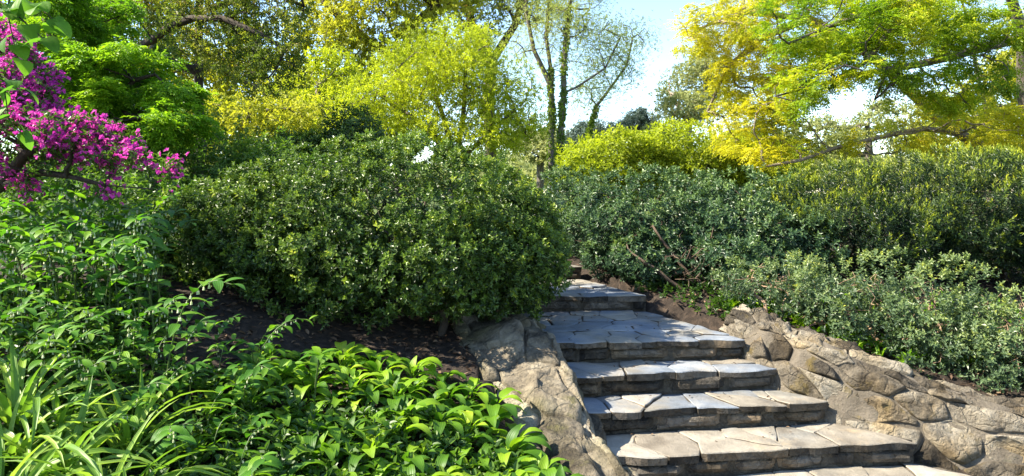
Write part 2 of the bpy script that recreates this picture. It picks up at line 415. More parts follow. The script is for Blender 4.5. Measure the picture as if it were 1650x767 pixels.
def outline(c, gap, seg, jit, seed, cut=.14):
    """shrunk, subdivided, slightly ragged outline of a cell"""
    c = np.array(c); m = c.mean(0)
    d = np.linalg.norm(c - m, axis=1, keepdims=True)
    c = m + (c - m) * np.clip(1 - gap / np.maximum(d, 1e-3), .4, 1)
    pts = []
    for a, b in zip(c, np.roll(c, -1, 0)):
        k = max(1, int(np.linalg.norm(b - a) / seg))
        for s in range(k): pts.append(a + (b - a) * s / k)
    pts = np.array(pts)
    n = np.stack([vnoise(np.c_[pts * 9, np.full(len(pts), seed)], 1), vnoise(np.c_[pts * 9, np.full(len(pts), seed)], 2)], -1)
    pts = pts + n * jit
    # cut the corners a little
    return cut * np.roll(pts, 1, 0) + (1 - 2 * cut) * pts + cut * np.roll(pts, -1, 0)

def slab(poly, ztop, thick, seed, bev=.007):
    """a flagstone: ragged prism with a worn upper edge"""
    p = np.asarray(poly); n = len(p); m = p.mean(0)
    r = np.random.default_rng(int(seed * 977) % 100000)
    tilt = r.normal(0, .012, 2)
    z = lambda q, o: ztop + o + (q - m) @ tilt + .006 * vnoise(np.c_[q * 7, np.full(len(q), seed)], 3)
    inn = m + (p - m) * (1 - bev / np.maximum(np.linalg.norm(p - m, axis=1, keepdims=True), .03))
    mid = m + (p - m) * .55
    low = p + (m - p) * .02
    V = np.concatenate([np.c_[low, np.full(n, ztop - thick)], np.c_[p, z(p, -bev * .8)], np.c_[inn, z(inn, 0)], np.c_[mid, z(mid, .003)], [[m[0], m[1], ztop + .003]]])
    k = np.arange(n); k2 = (k + 1) % n
    Q = np.concatenate([np.stack([a * n + k, a * n + k2, (a + 1) * n + k2, (a + 1) * n + k], -1) for a in range(3)])
    T = np.stack([3 * n + k, 3 * n + k2, np.full(n, 4 * n)], -1)
    b = MB(); b.add(V, Q); b.add(np.zeros((0, 3)), T - len(V)) if False else None
    b.f.append(T); b.t.append(np.zeros(len(T)))
    return b

# ------------------------------------------------------------------ the staircase
stair = thing('stone_staircase', 'curving stone steps with slate flagstone treads climbing between two rock walls', 'staircase', (1.3, 4.2, 0))
def sub(o):   # keep world coordinates under the staircase root
    o.matrix_parent_inverse = Matrix.Translation((-1.3, -4.2, 0)); return o
rs = np.random.default_rng(21)
for si in range(len(STEPS) - 1):
    (L, Rr, zt), (L2, R2, _) = STEPS[si], STEPS[si + 1]
    L, Rr, L2, R2 = map(np.array, (L, Rr, L2, R2))
    n2 = unit(np.array([(Rr - L)[1], -(Rr - L)[0]]))          # points down the stairs
    back = .10
    poly = [L, Rr, R2 - n2 * back, L2 - n2 * back]
    # body of the step
    b = MB(); k = 22
    fr = np.array([L + (Rr - L) * s for s in np.linspace(0, 1, k)]); bk = np.array([poly[3] + (poly[2] - poly[3]) * s for s in np.linspace(0, 1, k)])
    wob = n2 * (vnoise(np.c_[fr * 5, np.full(k, si * 3.1)]) * .02)[:, None]
    rows = [np.c_[fr + wob - n2 * .012, np.full(k, zt - .5)], np.c_[fr + wob - n2 * .02, np.full(k, zt - .10)], np.c_[fr + wob * .5 - n2 * .03, np.full(k, zt - .012)], np.c_[bk, np.full(k, zt - .012)], np.c_[bk, np.full(k, zt - .5)]]
    V = np.concatenate(rows); ii = np.arange(k - 1)
    Q = np.concatenate([np.stack([a * k + ii, a * k + ii + 1, (a + 1) * k + ii + 1, (a + 1) * k + ii], -1) for a in range(4)])
    E = np.array([[0, k, 2 * k, 3 * k, 4 * k], [k - 1, 5 * k - 1, 4 * k - 1, 3 * k - 1, 2 * k - 1]])
    b.add(V, Q); b.f.append(E); b.t.append(np.zeros(2))
    step = sub(b.build('step', M['mortar_dark'], stair))
    # flagstones on the tread, overhanging the riser a little
    fl = [L + n2 * .045, Rr + n2 * .045, R2 + n2 * .0, L2 + n2 * .0]
    W = np.linalg.norm(Rr - L); Dp = np.linalg.norm((L2 + R2) / 2 - (L + Rr) / 2)
    rows_n = {0: 3, 4: 6, 5: 4, 6: 4, 7: 3}.get(si, 1); cols = {0: 8, 1: 6, 2: 6, 3: 5, 4: 6}.get(si, 5)
    seeds = []
    for a in range(rows_n):
        for c in range(cols):
            u = (c + .5 + (.25 if a % 2 else -.2) + rs.uniform(-.3, .3)) / cols; v = (a + .5 + rs.uniform(-.32, .32)) / rows_n
            seeds.append((fl[0] * (1 - u) + fl[1] * u) * (1 - v) + (fl[3] * (1 - u) + fl[2] * u) * v)
    if rows_n == 1:
        for _ in range(4):
            u, v = rs.uniform(.05, .95), rs.uniform(.7, .95); seeds.append((fl[0] * (1 - u) + fl[1] * u) * (1 - v) + (fl[3] * (1 - u) + fl[2] * u) * v)
    for ci, c in enumerate(voronoi(fl, seeds)):
        o = outline(c, .0035, .04, .013, si * 10 + ci, .08)
        fd = (o - L) @ n2; o = o - n2 * (np.clip(1 - np.abs(fd - .035) / .05, 0, 1) * (.02 + .028 * vnoise(np.c_[o * 6, np.full(len(o), si * 1.7)], 8)))[:, None]
        fm = slab(o, zt + rs.uniform(-.006, .006), rs.uniform(.038, .06), si * 31 + ci).mesh('flagstone', [M['slate_tan' if (si < 2 or (si < 4 and rs.uniform() < .12 + .5 * (np.mean([q[0] for q in c]) > 1.4))) else 'slate'], M['riser']])
        mi = np.zeros(len(fm.polygons), np.int32); mi[:len(o)] = 1; fm.polygons.foreach_set('material_index', mi)
        link('flagstone', fm, step)
    # stones of the riser
    x = 0.0
    while x < W - .05:
        w = min(rs.uniform(.2, .52), W - x)
        if W - x - w < .12: w = W - x
        hgt = rs.uniform(.09, .108); nu, nv = 7, 5
        c0 = L + (Rr - L) / W * (x + .006); c1 = L + (Rr - L) / W * (x + w - .006)
        u = np.linspace(0, 1, nu); v = np.linspace(0, 1, nv)
        U, Vv = np.meshgrid(u, v)
        edge = np.minimum(np.minimum(U, 1 - U) * w * 20, np.minimum(Vv, 1 - Vv) * hgt * 35).clip(0, 1)
        P2 = c0 + (c1 - c0) * U[..., None]
        zz = zt - .152 + .006 + hgt * Vv
        dpt = -.03 + edge * (.055 + rs.uniform(-.012, .014)) + .024 * vnoise(np.stack([P2[..., 0] * 8, P2[..., 1] * 8, zz * 14], -1), si)
        P2 = P2 + n2 * dpt[..., None]
        mbx = MB(); ii, jj = np.meshgrid(np.arange(nu - 1), np.arange(nv - 1)); qq = (jj * nu + ii).ravel()
        mbx.add(np.concatenate([P2, zz[..., None]], -1), np.stack([qq, qq + 1, qq + nu + 1, qq + nu], -1))
        mbx.build('riser_stone', M['riser'], step)
        x += w

# ------------------------------------------------------------------ rock walls on both sides
def catmull(P, t):
    P = np.asarray(P, float); n = len(P)
    t = np.clip(t, 0, n - 1 - 1e-6); i = np.floor(t).astype(int); f = (t - i)[..., None]
    p0, p1, p2, p3 = P[np.maximum(i - 1, 0)], P[i], P[np.minimum(i + 1, n - 1)], P[np.minimum(i + 2, n - 1)]
    return .5 * (2 * p1 + (p2 - p0) * f + (2 * p0 - 5 * p1 + 4 * p2 - p3) * f ** 2 + (3 * p1 - p0 - 3 * p2 + p3) * f ** 3)

def rock_wall(name, label, sections, mats, ucount, vrows, seed, bulge, gap, lump, core):
    """sections: stations along the wall, each a profile polyline from the stair side over the top to the bed side"""
    S = np.array(sections)                                   # (stations, profile, 3)
    ns, npf = S.shape[:2]
    def surf(u, v):                                          # u, v in 0..1
        tu, tv = u * (ns - 1), v * (npf - 1)
        prof = np.stack([catmull(S[:, q], tu) for q in range(npf)], 0)
        i = np.clip(np.floor(tv).astype(int), 0, npf - 2); f = (tv - i)[..., None]
        f = f * f * (3 - 2 * f) * .5 + f * .5
        idx = np.arange(len(u))
        p = prof[i, idx] * (1 - f) + prof[i + 1, idx] * f
        return p + lump * np.stack([vnoise(p * 3.2, 5), vnoise(p * 3.2, 6), vnoise(p * 3.2, 7)], -1)
    def frame(u, v):
        e = 2e-3
        p = surf(u, v); a = surf(np.clip(u + e, 0, 1), v) - surf(np.clip(u - e, 0, 1), v); b = surf(u, np.clip(v + e, 0, 1)) - surf(u, np.clip(v - e, 0, 1))
        return p, unit(np.cross(a, b))
    k, l = 90, 40
    U, V = np.meshgrid(np.linspace(0, 1, k), np.linspace(0, 1, l))
    P, Nn = frame(U.ravel(), V.ravel())
    if np.mean(Nn[:, 2]) < 0: sg = -1
    else: sg = 1
    P = P + sg * Nn * (.016 * vnoise(P * 12, 3) + .01 * vnoise(P * 30, 4) - .024)[:, None]
    ii, jj = np.meshgrid(np.arange(k - 1), np.arange(l - 1)); q = (jj * k + ii).ravel()
    root = thing(name, label, 'stone wall', tuple(S[ns // 2, 0] * np.array([1, 1, 0])))
    inv = Matrix.Translation(tuple(-S[ns // 2, 0] * np.array([1, 1, 0])))
    co = MB().add(P, np.stack([q, q + 1, q + k + 1, q + k], -1)).build('mortar_core', core, root, smooth_shade=True); co.matrix_parent_inverse = inv
    # stones: cells in a metric (u, v) plane
    r = np.random.default_rng(seed)
    LU = np.linalg.norm(np.diff(S[:, npf // 2], axis=0), axis=1).sum(); LV = np.linalg.norm(np.diff(S[ns // 2], axis=0), axis=1).sum()
    seeds = []; AN = 2.1
    for a in range(vrows):
        for c in range(ucount):
            seeds.append(np.array([(c + .5 + (.25 if a % 2 else -.25) + r.uniform(-.38, .38)) / ucount * LU, (a + .5 + r.uniform(-.35, .35)) / vrows * LV * AN]))
    for ci, c in enumerate(voronoi([(0, 0), (LU, 0), (LU, LV * AN), (0, LV * AN)], seeds)):
        c = [q / np.array([1, AN]) for q in c]
        o = outline(c, gap, .03, .016, seed + ci * .37); n = len(o); m = o.mean(0)
        rings = [1.0, .97, .92, .85, .76, .66, .54, .4, .22]
        PL = [(unit(r.normal(size=2)) * r.uniform(.1, .55), r.uniform(.3, 1.0)) for _ in range(6)]
        H = bulge * r.uniform(.5, 1.4); tl = r.normal(0, .16, 2)
        pts, hh = [], []
        for rr in rings:
            w = m + (o - m) * rr
            h = -.025 + (H + .025) * (1 - rr ** 7)
            fac = np.min([(w - m) @ a + bb * H for a, bb in PL], axis=0)
            h = np.minimum(h, fac.clip(-.012, None)) + (1 - rr ** 8) * ((w - m) @ tl + .034 * (.4 - np.abs(vnoise(np.c_[w * 7, np.full(n, ci)], 4))) + .018 * (.4 - np.abs(vnoise(np.c_[w * 19, np.full(n, ci)], 4))) + .009 * vnoise(np.c_[w * 42, np.full(n, ci)], 6))
            pts.append(w); hh.append(h)
        pts.append(m[None]); hh.append(np.array([hh[-1].mean()]))
        w = np.concatenate(pts); h = np.concatenate(hh)
        p, nn = frame(np.clip(w[:, 0] / LU, 0, 1), np.clip(w[:, 1] / LV, 0, 1))
        p = p + sg * nn * h[:, None]
        kk = np.arange(n); k2 = (kk + 1) % n
        b = MB(); b.add(p, np.concatenate([np.stack([a * n + kk, a * n + k2, (a + 1) * n + k2, (a + 1) * n + kk], -1) for a in range(len(rings) - 1)]))
        e = (len(rings) - 1) * n
        b.f.append(np.stack([e + kk, e + k2, np.full(n, e + n)], -1)); b.t.append(np.zeros(n))
        me = b.mesh('stone', mats, True)
        st = link('stone', me, root); st.matrix_parent_inverse = inv
    return root

def sec(bx, by, zb, dx, dy, zt, w, zo, lean=.36):
    d = unit(np.array([dx, dy])); p = lambda o, z: (bx + d[0] * o, by + d[1] * o, z)
    return [p(-.02, zb), p(w * lean * .5, zb + (zt - zb) * .55), p(w * lean, zt - .06), p(w * .62, zt), p(w * .92, zt - .03), p(w * 1.02, zo)]

right_sec = [sec(1.80, 5.80, .42, .3, .9, .60, .10, .40), sec(1.70, 5.62, .42, .8, .6, .74, .30, .45), sec(1.73, 5.28, .40, .93, .37, .77, .42, .45), sec(1.84, 5.00, .28, .85, .53, .73, .48, .45),
             sec(2.08, 4.68, .12, .65, .76, .655, .52, .42), sec(2.48, 4.40, -.05, .5, .87, .53, .52, .36), sec(2.89, 4.28, -.12, .3, .95, .42, .50, .28),
             sec(3.35, 4.12, -.12, .35, .94, .35, .48, .22), sec(4.0, 3.80, -.12, .4, .9, .25, .48, .15)]
rock_wall('stone_wall', 'rubble stone wall sloping down beside the steps below the twiggy low shrub', right_sec, M['rubble'], 9, 8, 43, .034, .006, .03, M['mortar'])
def lsec(bx, by, zb, zt, w, zo):
    p = lambda o, z: (bx - o, by + o * .08, z)
    return [p(-.02, zb), p(.06, zb + (zt - zb) * .6), p(.14, zt - .035), p(w * .5, zt), p(w * .9, zt - .02), p(w * 1.04, zo)]
left_sec = [lsec(.22, 5.75, .5, .74, .45, .45), lsec(.27, 5.42, .5, .76, .72, .45), lsec(.34, 5.06, .38, .73, .78, .42), lsec(.46, 4.70, .24, .62, .80, .36), lsec(.54, 4.40, .10, .50, .76, .30),
            lsec(.64, 4.06, -.05, .39, .72, .22), lsec(.72, 3.62, -.1, .28, .62, .1), lsec(.80, 3.10, -.1, .18, .55, .0), lsec(.86, 2.60, -.1, .10, .5, -.05)]
rock_wall('stone_wall', 'smooth pale boulder wall beside the steps, half under the big rounded shrub', left_sec, M['boulder'], 6, 4, 77, .05, .004, .065, M['boulder'])

# ------------------------------------------------------------------ branching by space colonisation
def colonize(attr, skel, step, kill, r, jitter=.18, lift=0.0, maxit=260):
    N = [np.asarray(p, float) for p in skel[0]]; par = [-1] + list(range(len(N) - 1))
    for s in skel[1:]:
        s = [np.asarray(p, float) for p in s]
        a = int(np.argmin([np.linalg.norm(q - s[0]) for q in N])); prev = a
        for p in s[(1 if np.linalg.norm(N[a] - s[0]) < step * .6 else 0):]:
            N.append(p); par.append(prev); prev = len(N) - 1
    N = np.array(N); A = np.asarray(attr, float); cnt = np.zeros(len(N), int)
    d = np.linalg.norm(A[:, None] - N[None], axis=2); near = d.argmin(1); nd = d.min(1)
    for _ in range(maxit):
        ok = (nd > kill) & (cnt[near] < 4)
        A, near, nd = A[ok], near[ok], nd[ok]
        if len(A) == 0: break
        sm = np.zeros((len(N), 3)); np.add.at(sm, near, (A - N[near]) / nd[:, None])
        idx = np.unique(near)
        D = unit(unit(sm[idx]) + r.normal(0, jitter, (len(idx), 3)) + np.array([0, 0, lift]))
        new = N[idx] + D * step
        cnt[idx] += 1
        base = len(N); N = np.concatenate([N, new]); par += list(idx); cnt = np.concatenate([cnt, np.zeros(len(new), int)])
        d = np.linalg.norm(A[:, None] - new[None], axis=2); b = d.argmin(1); bd = d.min(1)
        up = bd < nd; near = np.where(up, base + b, near); nd = np.where(up, bd, nd)
    return N, np.array(par)

def wood(mb, N, par, r0, tip, e=1.95, thick_sides=8, rmin=None):
    n = len(N); rad = np.zeros(n); ch = [[] for _ in range(n)]
    for c in range(1, n): ch[par[c]].append(c)
    acc = np.zeros(n)
    for c in range(n - 1, -1, -1):
        rad[c] = (acc[c] if acc[c] > 0 else tip ** e) ** (1 / e)
        if par[c] >= 0: acc[par[c]] += rad[c] ** e
    s = r0 / rad[0]
    if s > 1: rad = tip + (rad - tip) * (r0 - tip) / max(rad[0] - tip, 1e-6)
    else: rad = np.maximum(rad * s, tip)
    stack = [(0, -1)]
    while stack:
        c, p = stack.pop(); chain = ([p] if p >= 0 else []) + [c]
        while ch[chain[-1]]:
            k = sorted(ch[chain[-1]], key=lambda q: -rad[q])
            for o in k[1:]: stack.append((o, chain[-1]))
            chain.append(k[0])
        if len(chain) < 2: continue
        rr = rad[chain].copy()
        if p >= 0: rr[0] = min(rr[0], rr[1] * 1.25)
        big = rr.max()
        tube(mb, N[chain], rr, thick_sides if big > .05 else (5 if big > .015 else 3))
    return rad

def in_blobs(blobs, n, r, power=.42, gapscale=0.0, gap=0.0, seed=0, pn=2.0):
    vol = np.array([b[1][0] * b[1][1] * b[1][2] * (b[2] if len(b) > 2 else 1) for b in blobs]) ** .8; vol = vol / vol.sum()
    which = r.choice(len(blobs), n, p=vol)
    C = np.array([b[0] for b in blobs])[which]; Rd = np.array([b[1] for b in blobs])[which]
    D = rnd_dir(n, r)
    if pn != 2.0: D = D / (np.abs(D) ** pn).sum(1, keepdims=True) ** (1 / pn)
    P = C + D * Rd * (r.uniform(0, 1, n) ** power)[:, None]
    if gap:
        v = vnoise(P / gapscale, seed); P = P[v > -1 + gap]
    return P

def tree(name, label, cat, skel, blobs, n_attr, step, kill, bark, r0, tip, leaf, group=None, seed=1, gap=.75, gapscale=1.2, jitter=.2, lift=0.0):
    """leaf: function(mb, points, directions, rng)"""
    r = np.random.default_rng(seed)
    A = in_blobs(blobs, n_attr, r, gapscale=gapscale, gap=gap, seed=seed)
    base = np.asarray(skel[0][0], float)
    root = thing(name, label, cat, tuple(base), group=group)
    N, par = colonize(A, skel, step, kill, r, jitter, lift)
    mw = MB(); rad = wood(mw, N - base, par, r0, tip)
    mw.build('trunk', bark, root, smooth_shade=True)
    has = np.zeros(len(N), bool); has[par[par >= 0]] = True
    idx = np.where(rad < max(tip * 2.2, r0 * .06))[0]; idx = idx[idx >= len(skel[0])]
    D = unit(N[idx] - N[np.maximum(par[idx], 0)])
    ml = MB(); leaf(ml, N[idx] - base, D, r)
    ml.build('crown', M[leaf.mat] if hasattr(leaf, 'mat') else None, root, kind='stuff')
    return root

def leaf_simple(mat, total, L, W, spread, k=4, droop=.2, tint=(.2, .9), six=False, length=.06, lo=40, hi=85):
    def f(mb, P, D, r):
        n = max(1, total // k); i = r.integers(0, len(P), n)
        Q = P[i] + r.normal(0, spread, (n, 3)) * np.array([1, 1, .7])
        A = unit(D[i] * .6 + rnd_dir(n, r) * .9 + np.array([0, 0, .25 - droop]))
        cl = .5 + .5 * vnoise(Q / (spread * 5 + .1), 9)
        shoots(mb, Q, A, k, L, W, lo, hi, length, tint[0] + (tint[1] - tint[0]) * cl, six, .2, .15, .08, r)
    f.mat = mat
    return f

def leaf_pinnate(mat, total, pairs, L, lL, lW, spread, droop=.4, tint=(.2, .9), tintfun=None):
    def f(mb, P, D, r):
        n = total; i = r.integers(0, len(P), n)
        Q = P[i] + r.normal(0, spread, (n, 3)) * np.array([1, 1, .5])
        A = unit(D[i] * np.array([1, 1, .4]) + rnd_dir(n, r) * np.array([1, 1, .35]))
        cl = .5 + .5 * vnoise(Q / (spread * 6 + .1), 9)
        t = tint[0] + (tint[1] - tint[0]) * cl
        if tintfun is not None: t = t + tintfun(Q)
        pinnate(mb, Q, A, pairs, L, lL, lW, droop, t, r)
    f.mat = mat
    return f

# ------------------------------------------------------------------ shrubs
def shrub(name, label, base, blobs, n_shoots, k, L, W, leafmat, stemmat, stems, seed, six=False, pn=2.4, depth=.28, lumps=.10, lumpscale=.32,
          holes=.22, n_attr=260, stem_r=.03, tip=.003, step=.10, cat='shrub', tint=.32, toptint=.25, newtint=.12, newp=.18, tiptint=.14, lo=30, hi=80, length=.05, zmin=None,
          group=None, upaxis=.55, back=.55, inner=.12, attr_power=.5, bare=None, nbare=0, clump=None):
    r = np.random.default_rng(seed)
    root = thing(name, label, cat, tuple(base), group=group)
    base = np.asarray(base, float)
    bl = [(np.array(c, float), np.array(q, float)) for c, q, *_ in blobs]
    ar = np.array([(q[0] * q[1] * q[2]) ** (2 / 3) for _, q in bl]); ar = ar / ar.sum()
    n = int(n_shoots * 1.9)
    w = r.choice(len(bl), n, p=ar)
    C = np.array([b[0] for b in bl])[w]; Q = np.array([b[1] for b in bl])[w]
    D = rnd_dir(n, r); Dp = D / (np.abs(D) ** pn).sum(1, keepdims=True) ** (1 / pn)
    S = C + Dp * Q
    lump = lumps * vnoise(S / lumpscale, seed) + lumps * .55 * vnoise(S / (lumpscale * .42), seed + 1) + lumps * .35 * vnoise(S / (lumpscale * .2), seed + 2)
    dep = depth * r.uniform(0, 1, n) ** 1.6
    inn = r.uniform(0, 1, n) < inner; dep = np.where(inn, r.uniform(0, .9, n) * Q.min(1), dep)
    nrm = unit(D / Q)
    P = S + nrm * (lump - dep)[:, None]
    keep = np.ones(n, bool)
    for b, (c, q) in enumerate(bl):        # not deep inside a neighbouring mass
        m = (w != b); rr = (np.abs((P - c) / (q - depth * 1.2).clip(.03)) ** pn).sum(1) ** (1 / pn); keep &= ~(m & (rr < .95) & ~inn)
    hole = vnoise(S / (lumpscale * .6), seed + 3)
    keep &= ~((hole < -1 + holes * 2.2) & (dep < depth * .45))
    if zmin is not None: keep &= P[:, 2] > zmin(P)
    keep &= ~((nrm[:, 1] > .25) & (r.uniform(0, 1, n) > back))
    P, nrm, dep, lump = P[keep][:n_shoots], nrm[keep][:n_shoots], dep[keep][:n_shoots], lump[keep][:n_shoots]
    ct = 0.0
    if clump:
        nc, cr = clump; outer = np.where(dep < depth * .35)[0][:nc]; nb = int(len(P) * .36)
        base_i = np.where(dep > depth * .4)[0][:nb]
        m = n_shoots - len(base_i); ci = outer[r.integers(0, len(outer), m)]
        d = unit(rnd_dir(m, r) + nrm[ci] * 1.1 + np.array([0, 0, .25])); rad = cr * r.uniform(.6, 1.35, len(P))[ci] * r.uniform(.25, 1, m) ** .5
        P = np.concatenate([P[ci] + d * rad[:, None] - nrm[ci] * cr * .4, P[base_i]]); cn = r.normal(0, .07, len(nrm))
        ct = np.concatenate([cn[ci], cn[base_i]]); nrm = np.concatenate([unit(d + nrm[ci] * .5), nrm[base_i]]); dep = np.concatenate([cr - rad, dep[base_i]])
    A = unit(nrm + np.array([0, 0, upaxis]) + r.normal(0, .35, P.shape))
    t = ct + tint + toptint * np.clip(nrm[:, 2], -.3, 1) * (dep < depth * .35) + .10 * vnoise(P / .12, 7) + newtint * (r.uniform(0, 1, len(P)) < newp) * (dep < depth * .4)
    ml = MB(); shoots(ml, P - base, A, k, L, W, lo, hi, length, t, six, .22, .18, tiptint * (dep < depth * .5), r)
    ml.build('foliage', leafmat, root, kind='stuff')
    At = in_blobs([(c, q * .92) for c, q in bl], n_attr, r, power=attr_power, pn=pn)
    if bare: At = np.concatenate([At, in_blobs(bare, nbare, r, power=.4)])
    ms = MB()
    per = np.array([np.argsort([np.linalg.norm((a - np.asarray(s[-1]))[:2]) for s in stems])[min(int(r.choice(3, p=[.6, .25, .15])), len(stems) - 1)] for a in At])
    for si, s in enumerate(stems):
        a = At[per == si]
        if len(a) < 6: continue
        N, par = colonize(a, [s], step, step * 1.1, r, .25)
        wood(ms, N - base, par, stem_r, tip, 2.5, 6)
    ms.build('branches', stemmat, root, smooth_shade=True)
    return root

def up_stem(x, y, dx, dy, h, n=5, wob=.03, sink=.05):
    z = gz(x, y) - sink
    r = np.random.default_rng(int(abs(x * 1000 + y * 77)))
    return [np.array([x + dx * s + r.normal(0, wob) * (s > 0), y + dy * s + r.normal(0, wob) * (s > 0), z + h * s]) for s in np.linspace(0, 1, n)]

# the big rounded evergreen left of the steps
big = [((-1.0, 5.75, 1.48), (1.25, 1.00, .64)), ((-1.95, 5.75, 1.36), (.85, .85, .54)), ((-2.35, 5.6, 1.18), (.5, .55, .42)), ((-.15, 5.95, 1.22), (.62, .80, .57)), ((-1.05, 5.15, 1.18), (1.0, .62, .40)), ((-.35, 5.25, 1.14), (.55, .5, .40)), ((.05, 5.45, 1.12), (.38, .42, .34)), ((-1.0, 6.4, 1.5), (1.3, .7, .55))]
shrub('evergreen_shrub', 'big rounded glossy evergreen shrub overhanging dark mulch left of the steps', (-.9, 5.7, gz(-.9, 5.7)), big, 22500, 8, .038, .0205, M['holly'], M['bark_dark'],
      [up_stem(-.9, 5.55, .1, 0, .5), up_stem(-1.4, 5.6, -.15, .1, .5), up_stem(-.45, 5.5, .15, 0, .45), up_stem(-1.9, 5.7, -.2, .1, .4), up_stem(-.55, 5.15, .05, .1, .5), up_stem(-1.1, 5.95, 0, .2, .5)], 3, six=True, stem_r=.035, lumps=.06, lumpscale=.3, holes=.17, depth=.36, n_attr=420, clump=(2000, .075), tint=.32, toptint=.16, newtint=.4, newp=.08)

# hedge mass at the head of the steps
hb = [((1.55, 7.9, 1.38), (.95, .95, .60)), ((2.5, 7.7, 1.32), (.85, .95, .62)), ((.75, 8.9, 1.42), (.6, .7, .58)), ((1.45, 7.35, 1.22), (.6, .5, .46)), ((2.3, 7.0, 1.25), (.55, .45, .42)), ((2.75, 6.9, 1.15), (.5, .45, .4)), ((1.2, 7.5, 1.0), (.4, .4, .28)), ((1.5, 7.1, 1.02), (.4, .4, .25)), ((2.45, 6.6, .98), (.4, .35, .28)), ((1.8, 6.85, 1.08), (.5, .3, .2)), ((1.35, 7.0, .98), (.3, .35, .2)), ((2.1, 6.5, 1.1), (.35, .3, .16)), ((1.25, 7.1, .95), (.25, .25, .15))]
shrub('boxwood_shrub', 'blue-green small-leaved shrub with bare brown stems at the head of the steps', (1.9, 7.4, gz(1.9, 7.4)), hb, 11500, 7, .05, .026, M['box_blue'], M['bark_brown'],
      [up_stem(1.75 + .28 * q / 7 + .05 * (q % 3), 6.55 + .08 * (q % 3), -.55 + 1.0 * q / 7, .12 + .1 * (q % 2), .42 + .12 * ((q * 5) % 3), 6, .02) for q in range(8)] + [up_stem(1.7, 7.1, -.3, .3, .5), up_stem(2.4, 7.2, .2, .3, .5), up_stem(1.3, 7.6, -.1, .3, .5), up_stem(.95, 8.5, -.1, .3, .4)],
      5, stem_r=.02, lumps=.09, lumpscale=.28, n_attr=420, holes=.2, depth=.34, clump=(1300, .09), tip=.0035, bare=[((1.8, 6.5, 1.0), (.55, .22, .26)), ((1.45, 6.75, .95), (.35, .2, .2))], nbare=120)

# tall yew hedge on the right
yb = [((3.7, 7.4, 1.36), (1.0, .9, .58)), ((4.7, 7.3, 1.45), (1.1, 1.0, .62)), ((5.9, 7.2, 1.38), (1.2, 1.0, .62)), ((3.3, 7.2, 1.3), (.6, .5, .40)), ((4.5, 7.0, 1.35), (1.0, .5, .36)), ((5.7, 6.9, 1.3), (1.0, .5, .38))]
shrub('yew_hedge', 'tall dark yew hedge with yellow new tips behind the twiggy low shrub', (4.6, 7.3, gz(4.6, 7.3)), yb, 10500, 15, .048, .012, M['yew'], M['bark_dark'],
      [up_stem(3.6, 7.2, 0, .2, .5), up_stem(4.4, 7.2, 0, .2, .5), up_stem(5.2, 7.1, 0, .2, .5), up_stem(6.0, 7.0, 0, .2, .5)], 8, stem_r=.03, lumps=.11, lumpscale=.4, n_attr=420, holes=.25, clump=(1100, .10), length=.13, lo=12, hi=70, upaxis=1.1, tint=.08, toptint=.24, newtint=.26, newp=.16, tiptint=.55, cat='hedge')

# twiggy low shrubs along the right wall
sb = [((2.2, 5.85, .95), (.5, .38, .19)), ((2.75, 5.6, .90), (.48, .40, .23)), ((3.3, 5.35, .82), (.5, .42, .28)), ((3.9, 5.0, .70), (.6, .46, .36)), ((2.35, 5.5, .78), (.3, .18, .13)), ((2.75, 5.2, .72), (.32, .2, .16)), ((3.15, 4.95, .64), (.34, .2, .18)), ((3.6, 4.75, .55), (.4, .22, .22)), ((4.1, 4.5, .46), (.45, .25, .24))]
shrub('low_shrub', 'twiggy low shrub sprawling over the top of the right stone wall', (3.1, 5.75, gz(3.1, 5.75)), sb, 5600, 7, .036, .019, M['sprawl'], M['twig_red'],
      [up_stem(2.3 + .25 * q, 5.55 - .11 * q + .08 * (q % 2), -.15 + .1 * (q % 4), .05, .22, 5, .03) for q in range(9)],
      12, stem_r=.02, tip=.003, lumps=.17, lumpscale=.22, depth=.24, holes=.3, clump=(620, .075), n_attr=900, step=.06, inner=.05, attr_power=.5)

# yellow-green bush behind the hedges, dark bush behind the big shrub, filler bushes
bb = [((2.0, 13.2, 2.1), (1.1, .9, .75)), ((3.4, 13.4, 2.2), (1.3, .9, .72)), ((4.6, 13.6, 2.0), (1.1, .9, .75))]
shrub('leafy_bush', 'bright yellow-green bush rising behind the blue-green shrub', (3.3, 13.4, gz(3.3, 13.4)), bb, 7000, 6, .10, .045, M['lime'], M['bark_grey'],
      [up_stem(2.2, 13.2, 0, 0, .5), up_stem(3.4, 13.3, 0, 0, .5), up_stem(4.5, 13.4, 0, 0, .5)], 15, lumps=.22, lumpscale=.5, depth=.45, holes=.25, length=.12, tint=.12, toptint=.3, cat='bush', n_attr=160, step=.2, stem_r=.05)
db = [((-2.45, 10.4, 2.3), (.55, .6, .6)), ((-2.9, 10.4, 2.1), (.55, .6, .5)), ((-3.3, 10.6, 1.9), (.7, .7, .7))]
shrub('rhododendron', 'small dark rounded bush just behind the big evergreen shrub', (-2.7, 10.5, gz(-2.7, 10.5)), db, 3400, 7, .10, .035, M['holly'], M['bark_dark'],
      [up_stem(-2.6, 10.4, 0, 0, .7), up_stem(-3.1, 10.5, -.1, 0, .6)], 17, lumps=.26, lumpscale=.4, depth=.35, holes=.3, tint=.16, toptint=.15, length=.08, cat='bush', n_attr=120, step=.15)
fb = [((-4.0, 8.6, 1.75), (.9, .8, .8)), ((-3.0, 8.2, 1.6), (.8, .7, .7)), ((-5.2, 8.4, 1.8), (1.0, .8, .8))]
